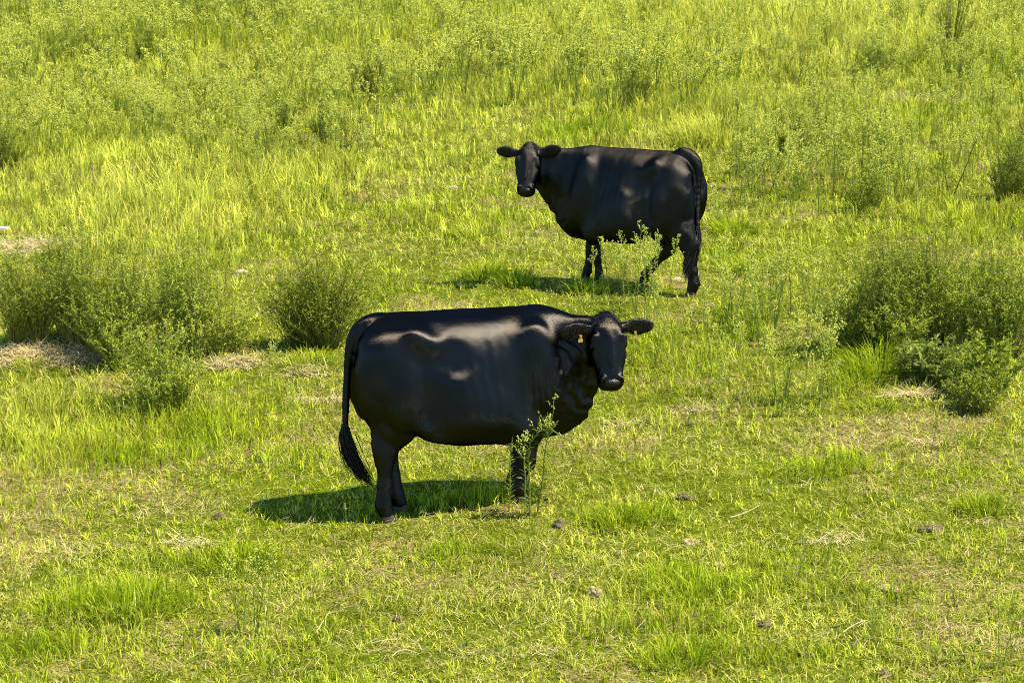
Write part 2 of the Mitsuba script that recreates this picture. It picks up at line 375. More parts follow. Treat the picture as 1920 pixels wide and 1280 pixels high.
def cow(key, pos, yaw, P, label):
    rng = np.random.default_rng(P['seed'])
    tag(key, label, 'cow', 'black cows grazing in the meadow')
    x0, y0 = pos; R = rot2(yaw); z0 = float(height(x0, y0))
    S = P['size']
    kx = P.get('shorten', 1.0)
    def warp(v):
        v = np.array(v, float); x = v[:, 0]; v[:, 0] = np.where(np.abs(x) < .6, x * kx, np.sign(x) * (.6 * kx + np.abs(x) - .6)); return v
    place = T().translate([x0, y0, z0]).rotate([0, 0, 1], math.degrees(yaw)).scale([S, S, S])
    Rl = R.T                                          # world direction -> body frame
    def ground(x, y):
        w = S * (R @ np.array([x, y, 0])); return (float(height(x0 + w[0], y0 + w[1])) - z0) / S
    F = Field((-1.0, -.62, -.12), (1.50, .66, 1.50), .0105)
    F.loft(TORSO, (0, 0, 0), np.eye(3), .03, power=2.05)
    for s in (-1, 1):
        F.blob((.08, .255 * s, .72), (.42, .130, .18), np.array([[.84, 0, .54], [0, 1, 0], [-.54, 0, .84]]), k=.10)                      # rib barrel
        F.blob((-.06, .245 * s, .67), (.36, .140, .19), k=.08)                     # belly
        F.bone((-.36, .20 * s, 1.20), (-.24, .225 * s, 1.13), .05, .03, k=.12)          # hook bone
        F.blob((-.64, .11 * s, 1.13), (.06, .055, .06), k=.10)                    # pin bone
        F.blob((-.155, .356 * s, 1.09), (.10, .055, .10), k=.11, cut=True)        # hollow before the hook
        F.blob((-.47, .345 * s, 1.02), (.10, .05, .10), k=.12, cut=True)           # hollow between hook and thigh
        F.blob((.46, .180 * s, .99), (.12, .10, .25), k=.09)                       # shoulder blade
        F.blob((.56, .190 * s, .82), (.12, .095, .18), k=.07)                      # point of the shoulder
        F.bone((.325, .42 * s, 1.10), (.38, .40 * s, .70), .05, .055, k=.10, cut=True)    # dip behind the shoulder
        F.bone((.655, .275 * s, 1.10), (.70, .275 * s, .72), .040, .040, k=.07, cut=True)  # groove before the shoulder
        F.blob((-.525, .165 * s, .90), (.215, .125, .32), k=.08)                    # thigh
        F.blob((-.45, .255 * s, .82), (.120, .080, .24), k=.04)                     # muscle of the thigh
        F.bone((-.21, .425 * s, 1.00), (-.24, .375 * s, .60), .05, .045, k=.09, cut=True)   # flank before the stifle
        F.bone((-.265, .365 * s, 1.0), (-.30, .345 * s, .68), .03, .03, k=.07, cut=True)   # crease between flank and thigh
    F.bone((-.52, 0, 1.295), (.52, 0, 1.29), .022, .010, k=.06)                   # spine
    F.bone((.50, 0, .54), (.79, 0, .58), .10, .06, k=.09, flat=.7)                 # brisket
    # legs: (hip or shoulder end already in the torso) joint chains
    for leg in P['legs']:
        hx, hy, hind = leg['hoof'][0], leg['hoof'][1], leg['hind']
        gz = ground(hx, hy); leg['gz'] = gz
        s = 1 if hy > 0 else -1
        if hind:
            st, hk = np.array(leg['stifle']), np.array(leg['hock'])
            fl = np.array([hx - .015, hy, gz + .115]); pa = np.array([hx + .005, hy, gz + .06])
            F.bone((-.51, .165 * s, .98), st + [.0, 0, .02], .21, .165, k=.05, flat=.60)
            F.bone(st, hk * .5 + st * .5, .155, .128, k=.04, flat=.56)
            F.bone(hk * .5 + st * .5, hk, .130, .088, k=.03, flat=.52)
            F.bone(st + [.05, .01 * s, -.02], hk + [.035, 0, .09], .105, .062, k=.05, flat=.55)
            F.bone(st + [.055, .015 * s, .02], (-.30, .21 * s, .80), .085, .05, k=.07, flat=.5)
            d = (hk - fl) / np.linalg.norm(hk - fl)
            b = np.cross([0, 1, 0], d); b = b / np.linalg.norm(b)                       # forward or back of the shank
            b = -b if b[0] > 0 else b
            F.bone(hk + b * .050 + d * .035, hk + b * .045 - d * .10, .036, .024, k=.03, flat=.8)   # point of the hock
            F.bone((-.60, .13 * s, .90), hk + b * .048 + d * .06, .125, .030, k=.06, flat=.6)       # hamstring
            F.bone(hk, hk * .35 + fl * .65, .070, .047, k=.03, flat=.72)
            F.bone(hk * .35 + fl * .65, fl, .046, .052, k=.02, flat=.9)
            F.bone(fl, pa, .050, .050, k=.02)
        else:
            el, kn = np.array(leg['elbow']), np.array(leg['knee'])
            fl = np.array([hx - .015, hy, gz + .11]); pa = np.array([hx + .005, hy, gz + .06])
            F.bone((.49, .165 * s, .80), el, .15, .12, k=.06, flat=.62)
            F.bone(el, kn, .115, .052, k=.04, flat=.66)
            F.bone(kn + [.012, 0, .035], kn + [.012, 0, -.035], .050, .047, k=.025)
            F.bone(kn, kn * .3 + fl * .7, .047, .036, k=.03, flat=.85)
            F.bone(kn * .3 + fl * .7, fl, .036, .044, k=.02)
            F.bone(fl, pa, .044, .045, k=.02)
        F.bone(fl + [-.036, .016, -.014], fl + [-.036, -.016, -.014], .012, .012, k=.015)       # dew claws
    # head and neck
    hd = P['head']
    poll = np.array(hd['poll'])
    fw = Rl @ np.array([math.cos(hd['yaw']), math.sin(hd['yaw']), 0]); up = np.array([0, 0, 1.0])
    u = fw * math.cos(hd['pitch']) - up * math.sin(hd['pitch'])
    nn = fw * math.sin(hd['pitch']) + up * math.cos(hd['pitch'])
    Hm = frame(u, nn)
    if hd.get('roll'):
        c, s_ = math.cos(hd['roll']), math.sin(hd['roll'])
        Hm = np.stack([Hm[:, 0] * c + Hm[:, 1] * s_, Hm[:, 1] * c - Hm[:, 0] * s_, Hm[:, 2]], 1)
    hs = np.array(hd['size']); L = lambda a, b, c: poll + Hm @ (hs * np.array([a, b, c]))
    crest, throat = L(.01, 0, -.105), L(.20, 0, -.19)
    nk = P['neck']
    F.bone(nk['crest'], crest, .155, .062, k=.11, flat=.72, axis=np.cross(crest - nk['crest'], up))
    F.bone(nk['mid'], (crest + throat) / 2 + [0, 0, -.01], .205, .085, k=.07, flat=.78, axis=np.cross(throat - nk['mid'], up))
    F.bone(nk['low'], throat, .18, .07, k=.07, flat=.62, axis=np.cross(throat - nk['low'], up))
    F.bone(nk['dewlap'], L(.24, 0, -.20), .08, .03, k=.08, flat=.35, axis=np.cross(throat - nk['low'], up))
    EARS = []
    F.loft(np.array(HEAD) * [hs[0], hs[2], hs[2], hs[1], hs[2]], poll, Hm, .05, power=2.5)
    for s in (-1, 1):
        F.bone(L(.13, .092 * s, .022), L(.185, .100 * s, .000), .022, .020, k=.03)        # brow
        F.blob(L(.185, .112 * s, -.022), (.020, .020, .020), k=.018, cut=True)             # eye socket
        F.bone(L(.25, .088 * s, -.03), L(.34, .066 * s, -.05), .022, .018, k=.03)          # cheek bone
        F.blob(L(.22, .078 * s, -.155), (.085, .036, .075), Hm, k=.04)                     # jaw muscle
        F.blob(L(.452, .055 * s, .018), (.028, .024, .02), Hm, k=.02)                      # nostril wing
        F.blob(L(.468, .050 * s, .030), (.017, .013, .018), Hm, k=.022, cut=True)   # nostril
        ed = Hm @ np.array(P['ears'][0 if s > 0 else 1][:3]); ed /= np.linalg.norm(ed)     # ear axis in head frame
        face = Hm @ np.array(P['ears'][0 if s > 0 else 1][3:6]); E = frame(ed, face)
        root = L(P['ear_u'], .088 * s, -.060); EARS.append((root + ed * .135, E))
        F.bone(root, root + ed * .06, .034, .030, k=.025)
        c = root + ed * .135
        F.blob(c, (.106, .056, .022), E, k=.022)
        F.blob(c + E[:, 2] * .024 + ed * .0, (.080, .034, .012), E, k=.025, cut=True)
    F.blob(L(-.03, 0, -.055), (.045, .055, .045), k=.04)                                   # poll tuft base
    F.blob(L(.25, 0, .045), (.10, .022, .012), Hm, k=.03)                                   # nose bridge
    # tail
    tp = np.array(P['tail']); tr = P['tail_r']
    from scipy.interpolate import CubicSpline
    tk = np.linspace(0, 1, len(tp)); td = np.linspace(0, 1, 22); tq = CubicSpline(tk, tp)(td); rq = np.interp(td, tk, tr)
    for a, b, ra, rb in zip(tq[:-1], tq[1:], rq[:-1], rq[1:]):
        F.bone(a, b, ra, rb, k=float(np.interp(a[2], [.95, 1.27], [.006, .05])))
    if P.get('udder'):
        F.blob((-.36, 0, .56), (.15, .12, .11), k=.05)
        for sx in (-.42, -.30):
            for sy in (-.05, .05): F.bone((sx, sy, .47), (sx, sy, .405), .014, .011, k=.02)
    else:
        F.blob((-.36, 0, .57), (.12, .10, .09), k=.06)
    m = F.skin(1)
    v = np.array(m.vertices)
    # skin folds and muscle unevenness
    n = np.array(m.vertex_normals)
    w = meshkit.fbm(v * [7, 7, 4], 3, 3) - .5 + 0.9 * (meshkit.fbm(v * [3.2, 3.2, 2.6], 2, 6) - .5) * (np.linalg.norm((v - poll), axis=1) > .55)
    ax0 = np.array(nk['mid']) + [-.06, 0, 0]; axd = (crest + throat) / 2 - ax0; Ln = np.linalg.norm(axd); axd /= Ln
    t = (v - ax0) @ axd / Ln
    bend = meshkit.fbm(v * [5, 5, 9], 2, 9) - .5
    fold = np.sin(t * 34 + bend * 9 + (v[:, 2] - .9) * 3) * np.clip((t - .05) / .3, 0, 1) * np.clip((1.0 - t) / .2, 0, 1) * np.clip((1.17 - v[:, 2]) / .12, 0, 1) * (v[:, 2] > .5)
    hp = (v - poll) @ Hm
    fold *= np.clip((np.linalg.norm(hp, axis=1) - .19) / .1, 0, 1)  * np.clip((-.06 - hp[:, 2]) / .12, 0, 1)
    side = np.clip(np.abs(n[:, 1]) * 1.4 - .3, 0, 1)
    ribs = np.sin((v[:, 0] + .10 * (v[:, 2] - .8)) * 78 + bend * 4) * bell(v[:, 0], v[:, 2], .12, .88, .26, .26, 2) * side
    crease = np.sin((v[:, 0] + .12 * (v[:, 2] - .8) + .02 * bend) * 150) * bell(v[:, 0], v[:, 2], .43, .80, .10, .22, 2) * side
    m.vertices = v + n * (w * .010 + fold * .0075 + ribs * .0016 + crease * .0024)[:, None]
    m2 = trimesh.Trimesh(warp(m.vertices), m.faces, process=False)
    mv = np.array(m.vertices)
    scene[f'{key}__body'] = mikit.ply(m2, P['coat'], smooth=True, uv=np.stack([np.arctan2(mv[:, 1], mv[:, 2] - .75) * .4, mv[:, 0] - .25 * mv[:, 2]], 1), to_world=place)
    # children
    for i, leg in enumerate(P['legs']):
        g = hoof((leg['hoof'][0] + .012, leg['hoof'][1], leg['gz'] - .004), leg.get('turn', 0.0), .86)
        scene[numbered(f'{key}__hoof')] = mikit.ply((warp(g.vertices), g.faces), 'hoof_horn', smooth=40, to_world=place)
    for s in (-1, 1):
        e = trimesh.creation.icosphere(2, .019); e.apply_translation(L(.185, .103 * s, -.020))
        scene[numbered(f'{key}__eye')] = mikit.ply((warp(e.vertices), e.faces), 'eye_dark', smooth=True, to_world=place)
    pad = trimesh.creation.icosphere(3, 1.0); pv = np.array(pad.vertices) * [.030, .050, .022]
    pv = np.array([L(*(np.array([.470, 0, .012]) + q / hs)) for q in pv * hs])
    scene[f'{key}__nose'] = mikit.ply((warp(pv), pad.faces), 'wet_nose', smooth=True, to_world=place)
    # switch of the tail
    a, b = tp[-2], tp[-1]; base = (b - a) / np.linalg.norm(b - a)
    hm = Mesh()
    path = np.array(P['switch'])
    from scipy.interpolate import CubicSpline
    cs = CubicSpline(np.linspace(0, 1, len(path)), path)
    for i in range(190):
        t0 = rng.uniform(0, .45) ** 1.1; t1 = min(1.06, max(t0 + .3, rng.uniform(.6, 1.06)))
        off = rng.normal(0, 1, 3) * P.get('spread', .024); curl = rng.normal(0, 1, 3) * .012
        tt = np.linspace(t0, t1, 9); tc = np.minimum(tt, 1.05)
        env = np.sin(np.pi * np.clip((tt - .0) / 1.12, 0, 1)) ** .7
        q = cs(tc) + off * env[:, None] + curl * ((tt - t0) ** 2)[:, None] * 2
        vv, ff = sweep(q, np.linspace(.0042, .0014, 9), 3)
        hm.add(vv, ff, (.01, .01, .011))
    vv, ff, _ = hm.arrays()
    scene[f'{key}__tail_switch'] = mikit.ply((warp(vv), ff), 'hair', to_world=place, smooth=True)
    # fringe of hair on the poll and round the ears
    mm = trimesh.Trimesh(m.vertices, m.faces, process=False)
    vn = np.array(mm.vertex_normals); lv = (np.array(mm.vertices) - poll) @ Hm
    ear = np.zeros(len(lv), bool)
    for c, E in EARS:
        q = np.abs((np.array(mm.vertices) - c) @ E / [.125, .070, .040]); ear |= (q ** 2).sum(1) < 1
    top = (lv[:, 0] < .03) & (np.abs(lv[:, 1]) < .09) & (lv[:, 0] > -.12) & (lv[:, 2] > -.16)
    bridge = np.linalg.norm(np.array(mm.vertices) - poll, axis=1) < .5
    sel = np.flatnonzero(ear & bridge); sel = rng.choice(sel, min(P['ear_hair'], len(sel)), replace=False)
    h1 = hairs(rng, mm.vertices[sel], vn[sel] + rng.normal(0, .5, (len(sel), 3)), .018, .0011, .3, 3)
    vv, ff, _ = h1.arrays(); scene[f'{key}__ear_hair'] = mikit.ply((warp(vv), ff), 'hair', to_world=place, smooth=True)
    sel = np.flatnonzero(top); sel = rng.choice(sel, min(P['poll_hair'], len(sel)), replace=False)
    h2 = hairs(rng, mm.vertices[sel], vn[sel] * .6 + rng.normal(0, .4, (len(sel), 3)) + Hm[:, 0] * .8, P['poll_len'], .0016, .5, 3)
    vv, ff, _ = h2.arrays(); scene[f'{key}__poll_hair'] = mikit.ply((warp(vv), ff), 'hair', to_world=place, smooth=True)
    for part in ('tail_switch', 'ear_hair', 'poll_hair'): tag(f'{key}__{part}', kind='stuff')
    # ear tags
    for s in P.get('tags', ()):
        ed = Hm @ np.array(P['ears'][0 if s > 0 else 1][:3]); ed /= np.linalg.norm(ed)
        face = Hm @ np.array(P['ears'][0 if s > 0 else 1][3:6]); E = frame(ed, face)
        c = L(P['ear_u'], .088 * s, -.060) + ed * .10 + E[:, 2] * .026
        down = np.array([0, 0, -1.0]); side = np.cross(E[:, 2], down); side /= np.linalg.norm(side)
        box = trimesh.creation.box((.034, .022, .004)); hole = trimesh.creation.cylinder(.008, .010, sections=14); neck = trimesh.creation.box((.018, .03, .004))
        neck.apply_translation((0, .024, 0)); hole.apply_translation((0, .032, 0.004))
        t = trimesh.util.concatenate([box, neck, hole])
        M = np.eye(4); M[:3, 0] = side; M[:3, 1] = -down; M[:3, 2] = np.cross(side, -down); M[:3, 3] = c + down * .058
        t.apply_transform(M)
        k = numbered(f'{key}__ear_tag'); scene[k] = mikit.ply((warp(t.vertices), t.faces), 'tag_yellow', to_world=place)
        tag(k, 'small yellow plastic ear tag')
    return m, place

def hair_bump(p, n, uv):
    a = noise(p.x * 260, p.y * 260, p.z * 60) * .0009
    return a + fbm(p.x * 60, p.y * 60, p.z * 20, 2) * .0006

def sheen(k, brown):
    def fn(p, n, uv):
        t = fbm(p.x * 3.1 + 4, p.y * 3.1, p.z * 3.1, 3)
        c = mix((.0290, .0292, .0290), (.0310, .0250, .0205), smoothstep(1.0, 1.25, p.z) * smoothstep(.42, .62, t) * brown)
        return c * (k * (.80 + .4 * fbm(p.x * 9, p.y * 9, p.z * 9, 2)))
    return fn
# combed hair: tight sheen along the hair, wide across it
for name, au, av, k, brown in (('hide', .44, .12, .95, .9), ('hide_dull', .46, .19, .90, .3)):
    scene[name] = {'type': 'bumpmap', 'scale': 1.0, 'arbitrary': proc(hair_bump, 2e-3),
                   'bsdf': {'type': 'roughconductor', 'material': 'none', 'distribution': 'beckmann', 'alpha_u': au, 'alpha_v': av, 'specular_reflectance': proc(sheen(k, brown))}}
scene['hair'] = {'type': 'principled', 'base_color': rgb(.008, .008, .009), 'roughness': .5, 'specular': .4}
scene['hoof_horn'] = {'type': 'principled', 'base_color': proc(lambda p, n, uv: mix((.03, .027, .022), (.10, .085, .05), smoothstep(.45, .7, fbm(p.x * 25, p.y * 25, p.z * 60)))), 'roughness': .55}
scene['eye_dark'] = {'type': 'principled', 'base_color': rgb(.006, .005, .004), 'roughness': .08, 'specular': .6}
scene['wet_nose'] = {'type': 'bumpmap', 'scale': 1.0, 'arbitrary': proc(lambda p, n, uv: fbm(p.x * 180, p.y * 180, p.z * 180, 2) * .003, 1e-3), 'bsdf': {'type': 'principled', 'base_color': rgb(.006, .006, .006), 'roughness': .38, 'specular': .3}}
scene['tag_yellow'] = {'type': 'twosided', 'b': {'type': 'principled', 'base_color': rgb(.34, .25, .04), 'roughness': .45}}

COW1 = dict(seed=11, coat='hide', size=.95, fold=-1, ear_u=.045,
    legs=[dict(hind=True, hoof=(-.555, -.185), stifle=(-.41, -.20, .74), hock=(-.548, -.185, .475), turn=-.05),
          dict(hind=True, hoof=(-.42, .03), stifle=(-.38, .17, .72), hock=(-.48, .10, .46), turn=-.1),
          dict(hind=False, hoof=(.375, -.14), elbow=(.435, -.175, .58), knee=(.41, -.16, .325), turn=0),
          dict(hind=False, hoof=(.405, .07), elbow=(.45, .16, .58), knee=(.44, .12, .325), turn=0)],
    head=dict(poll=(.92, -.29, 1.258), yaw=math.radians(-80), pitch=math.radians(66), size=(.89, 1.05, .95)),
    neck=dict(crest=(.55, 0, 1.12), mid=(.60, -.01, .93), low=(.68, -.01, .78), dewlap=(.80, -.02, .62)),
    ears=[(-.02, 1, -.12, .75, .1, 1), (.16, -1, .26, .75, 0, 1)],
    tail=[(-.54, 0, 1.278), (-.64, 0, 1.255), (-.715, 0, 1.17), (-.748, 0, 1.03), (-.763, 0, .84), (-.774, 0, .66), (-.772, 0, .54)],
    tail_r=[.036, .036, .032, .027, .022, .018, .014],
    switch=[(-.772, 0, .66), (-.775, 0, .52), (-.75, -.01, .40), (-.695, -.02, .29), (-.625, -.03, .21)],
    ear_hair=1500, poll_hair=600, poll_len=.022, tags=(1, -1))
COW2 = dict(seed=12, coat='hide_dull', size=.95, shorten=.87, fold=1, ear_u=.045, udder=True,
    legs=[dict(hind=True, hoof=(-.76, .165), stifle=(-.50, .20, .74), hock=(-.73, .175, .475), turn=.05),
          dict(hind=True, hoof=(-.07, -.12), stifle=(-.30, -.19, .70), hock=(-.335, -.14, .40), turn=0),
          dict(hind=False, hoof=(.34, .155), elbow=(.40, .175, .58), knee=(.35, .165, .325), turn=0),
          dict(hind=False, hoof=(.64, -.13), elbow=(.51, -.17, .58), knee=(.59, -.15, .325), turn=0)],
    head=dict(poll=(1.07, .24, 1.30), yaw=math.radians(-101), pitch=math.radians(64), size=(.90, 1.02, .95)),
    neck=dict(crest=(.55, 0, 1.12), mid=(.60, .01, .93), low=(.70, .01, .80), dewlap=(.80, .02, .68)),
    ears=[(-.16, 1, .34, .7, 0, 1), (-.10, -1, -.10, .7, 0, 1)],
    tail=[(-.52, 0, 1.32), (-.64, .005, 1.305), (-.715, .005, 1.22), (-.732, .01, 1.06), (-.735, .03, .86), (-.75, .06, .66), (-.76, .08, .54)],
    tail_r=[.036, .036, .034, .030, .025, .020, .014],
    switch=[(-.75, .06, .70), (-.765, .09, .52), (-.755, .17, .40), (-.735, .22, .30), (-.72, .235, .22)],
    ear_hair=1500, poll_hair=700, poll_len=.032, tags=())
cow('black_cow', (-.325, 14.65), math.radians(16), COW1, 'black cow in the foreground facing right, head turned to the viewer, yellow ear tags')
cow('black_cow_001', (1.09, 21.22), math.radians(152), COW2, 'black cow farther up the meadow, facing left behind flowering weeds')

# ------------------------------------------------------------------ weeds, shrubs, tussocks
def unit(v):
    return v / (np.linalg.norm(v, axis=-1, keepdims=True) + 1e-12)

def leaves(m, P, D, L, W, col, rng, sag=.25, plain=False):
    """Narrow pointed leaves, folded along the middle: 5 vertices, 4 triangles."""
    n = len(P); D = unit(D)
    side = unit(np.cross(D, np.array([0, 0, 1.0]) + rng.normal(0, .35, (n, 3))))
    nrm = unit(np.cross(side, D)); L = np.broadcast_to(L, n)[:, None]; W = np.broadcast_to(W, n)[:, None]
    mid = P + D * L * .45 - nrm * W * .15
    tip = P + D * L + np.array([0, 0, -1.0]) * L * sag
    if plain:                                    # two triangles, for the dense shrubs
        v = np.stack([P, mid + side * W * .5, tip, mid - side * W * .5], 1).reshape(-1, 3)
        m.add(v, (np.arange(n)[:, None, None] * 4 + np.array([[0, 1, 2], [0, 2, 3]])[None]).reshape(-1, 3), np.repeat(np.broadcast_to(col, (n, 3)), 4, 0)); return
    v = np.stack([P, mid + side * W * .5, mid - side * W * .5, tip, mid - nrm * W * .12], 1).reshape(-1, 3)
    b = np.arange(n)[:, None] * 5
    f = np.concatenate([b + [0, 1, 4], b + [0, 4, 2], b + [4, 1, 3], b + [2, 4, 3]], 1).reshape(-1, 3)
    m.add(v, f, np.repeat(np.broadcast_to(col, (n, 3)), 5, 0))

def buds(m, P, r, col, rng):
    """Small flower heads: octahedra, a little longer than wide."""
    n = len(P); r = np.broadcast_to(r, n)[:, None, None]
    o = np.array([[1, 0, 0], [-1, 0, 0], [0, 1, 0], [0, -1, 0], [0, 0, 1.5], [0, 0, -1.3]], float)
    v = (P[:, None] + o[None] * r * rng.uniform(.8, 1.2, (n, 1, 1))).reshape(-1, 3)
    t = np.array([[4, 0, 2], [4, 2, 1], [4, 1, 3], [4, 3, 0], [5, 2, 0], [5, 1, 2], [5, 3, 1], [5, 0, 3]])
    f = (np.arange(n)[:, None, None] * 6 + t[None]).reshape(-1, 3)
    m.add(v, f, np.repeat(np.broadcast_to(col, (n, 3)), 6, 0))

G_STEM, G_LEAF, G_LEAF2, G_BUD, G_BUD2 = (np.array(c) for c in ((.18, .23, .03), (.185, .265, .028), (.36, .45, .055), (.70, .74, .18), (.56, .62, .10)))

def stalk(S, Lf, B, rng, base, h, lean, az, bend=0.0, leafy=1.0, branchy=1.0, thick=1.0, dark=1.0):
    ls = 1.45 if thick > 1 else 1.0
    """One upright weed stalk: leafy stem, branching head with pale buds."""
    k = 9; t = np.linspace(0, 1, k)
    d = np.array([math.cos(az), math.sin(az), 0]); e = np.array([-d[1], d[0], 0])
    wob = rng.normal(0, .006, (k, 1)) * d + rng.normal(0, .006, (k, 1)) * e
    ang = lean + bend * np.clip((t - .55) / .45, 0, 1) ** 1.3
    step = h / (k - 1)
    p = np.vstack([[0, 0, 0], np.cumsum(np.sin(ang)[1:, None] * d * step + np.cos(ang)[1:, None] * np.array([0, 0, 1.0]) * step, 0)]) + np.asarray(base) + wob * t[:, None]
    v, f = sweep(p, np.linspace(.0045, .0016, k) * thick, 4); S.add(v, f, G_STEM * rng.uniform(.85, 1.15) * dark)
    at = lambda u: np.stack([np.interp(u, t, p[:, i]) for i in range(3)], -1)
    n = int(38 * leafy * h / .7)
    u = np.sort(rng.uniform(.06, .80, n)); q = at(u); a = np.arange(n) * 2.4 + rng.normal(0, .4, n)
    el = rng.uniform(.45, 1.0, n)
    D = np.stack([np.cos(a) * np.cos(el), np.sin(a) * np.cos(el), np.sin(el)], 1)
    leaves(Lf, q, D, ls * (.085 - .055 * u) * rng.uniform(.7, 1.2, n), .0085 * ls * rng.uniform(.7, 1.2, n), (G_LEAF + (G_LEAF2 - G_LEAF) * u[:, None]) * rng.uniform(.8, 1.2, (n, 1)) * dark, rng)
    nb = int(15 * branchy); u = rng.uniform(.66, 1.0, nb); q = at(u); a = rng.uniform(0, 6.28, nb)
    for i in range(nb):
        l = (.03 + .085 * (1 - u[i]) / .34) * rng.uniform(.7, 1.2); el = rng.uniform(.7, 1.15)
        D = np.array([math.cos(a[i]) * math.cos(el), math.sin(a[i]) * math.cos(el), math.sin(el)])
        e2 = q[i] + D * l; v, f = sweep([q[i], (q[i] + e2) / 2 + D * 0 + [0, 0, -.004], e2], np.array([.0016, .0012, .0008]) * thick, 3); S.add(v, f, G_STEM * 1.3 * dark)
        c = 4; w = rng.uniform(.35, 1.05, c)
        P = q[i] + D * l * w[:, None] + rng.normal(0, .006, (c, 3))
        buds(B, P, .0048, (G_BUD if rng.uniform() < .6 else G_BUD2) * rng.uniform(.8, 1.15), rng)
        leaves(Lf, P[:2], np.tile(D, (2, 1)) + rng.normal(0, .4, (2, 3)), .022, .005, G_LEAF2 * dark, rng)

PLY_CACHE = {}
def weed_kind(i):
    """Ten different weeds, about 0.7 m tall, as parts shared by their copies."""
    if i in PLY_CACHE: return PLY_CACHE[i]
    rng = np.random.default_rng(100 + i); S, Lf, B = Mesh(), Mesh(), Mesh()
    stems = [1, 1, 2, 2, 3, 1, 2, 3, 4, 1, 1, 1][i]
    for s in range(stems):
        stalk(S, Lf, B, rng, (rng.normal(0, .02), rng.normal(0, .02), -.01), rng.uniform(.55, .75), abs(rng.normal(.04, .08)) + .07 * (stems > 1), 0.0 if i == 11 else rng.uniform(0, 6.28),
              bend=[0, .2, 0, .5, .1, 1.6, 0, 0, .2, .1, .1, 2.1][i] if s == 0 else rng.uniform(0, .3), leafy=[1, 1.3, .9, 1, .8, 1.1, 1.2, .8, .7, .6, 1.9, 1.7][i], branchy=[1, .8, 1.2, .9, 1, .6, 1.3, 1.1, .9, 1.6, .8, .7][i], dark=[1, .6, 1.1, 1, 1.15, .75, .5, 1.05, .9, 1.2, .7, .7][i], thick=1.7 if i > 9 else 1.0)  # last two kinds: the cow's shade is put into darker leaf and stem colour
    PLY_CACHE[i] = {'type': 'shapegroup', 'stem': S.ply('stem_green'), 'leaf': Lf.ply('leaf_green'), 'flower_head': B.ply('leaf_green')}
    scene[f'weed_source_{i}'] = PLY_CACHE[i]
    return PLY_CACHE[i]

def put(key, group_id, x, y, s, rz, sz=None, tilt=0.0, sink=0.0, wide=None):
    wide = wide or 1.15 + .4 * min(1, max(0, (y - 18) / 20))
    scene[key] = {'type': 'instance', 'g': {'type': 'ref', 'id': group_id},
                  'to_world': T().translate([x, y, float(height(x, y)) - sink]).rotate([0, 0, 1], rz).rotate([0, 1, 0], tilt).scale([s * wide, s * wide, sz or s])}

prng = np.random.default_rng(77)
def weed(xy, h, kind, label, group=None, rz=None, tilt=None, wide=None):
    weed_kind(kind); k = numbered('tall_weed')
    put(k, f'weed_source_{kind}', xy[0], xy[1], h / .70, prng.uniform(0, 360) if rz is None else rz, tilt=prng.normal(0, 3) if tilt is None else tilt, wide=wide)
    tag(k, label, 'weed', group)
    for part in ('leaf', 'flower_head'): tag(f'{k}__{part}', kind='stuff')
    return k

# weeds one can point to
NEAR_LEG = [((-0.02, 14.44), .50, 3, 'leafy weed stalk just left of the front cow\'s front leg'), ((0.12, 14.28), .68, 5, 'tall weed with a nodding top in front of the front cow\'s leg'),
            ((0.15, 14.33), .74, 1, 'straight weed stalk just right of the front cow\'s front leg')]
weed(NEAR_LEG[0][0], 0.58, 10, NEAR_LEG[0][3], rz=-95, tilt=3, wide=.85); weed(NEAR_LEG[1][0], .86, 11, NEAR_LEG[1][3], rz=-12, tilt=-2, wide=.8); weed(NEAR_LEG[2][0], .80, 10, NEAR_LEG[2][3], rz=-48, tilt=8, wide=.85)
weed((0.08, 14.24), .66, 0, 'thin weed stalk beside the nodding weed at the front cow\'s leg', tilt=-1)
LEGS2 = [(1098, 600, .72, 2, 'bushy flowering weed in front of the rear cow\'s front legs'), (1132, 596, .86, 0, 'tall weed stalk rising to the rear cow\'s elbow'), (1158, 600, .82, 6, 'leafy flowering weed under the rear cow\'s belly'),
         (1188, 590, .80, 7, 'densest flowering weed under the middle of the rear cow\'s belly'), (1212, 600, .76, 4, 'flowering weed left of the rear cow\'s forward hind leg'), (1232, 585, .74, 2, 'weed with pale buds before the rear cow\'s forward hind leg'),
         (1254, 575, .68, 9, 'weed with pale buds beside the rear cow\'s udder'), (1110, 565, .52, 9, 'short weed with pale buds at the rear cow\'s front hooves'), (1176, 572, .66, 8, 'weed behind the densest one under the rear cow'), (1222, 568, .62, 2, 'weed behind the rear cow\'s forward hind hoof')]
W2 = [(0.62, 19.95), (0.78, 20.02), (0.89, 19.91), (1.04, 20.10), (1.13, 19.87), (1.24, 20.17), (1.36, 20.38), (0.70, 20.69), (1.00, 20.50), (1.22, 20.56)]
for p, (_, _, h, k, t) in zip(W2, LEGS2): weed(p, h * .94, k, t, wide=.95)
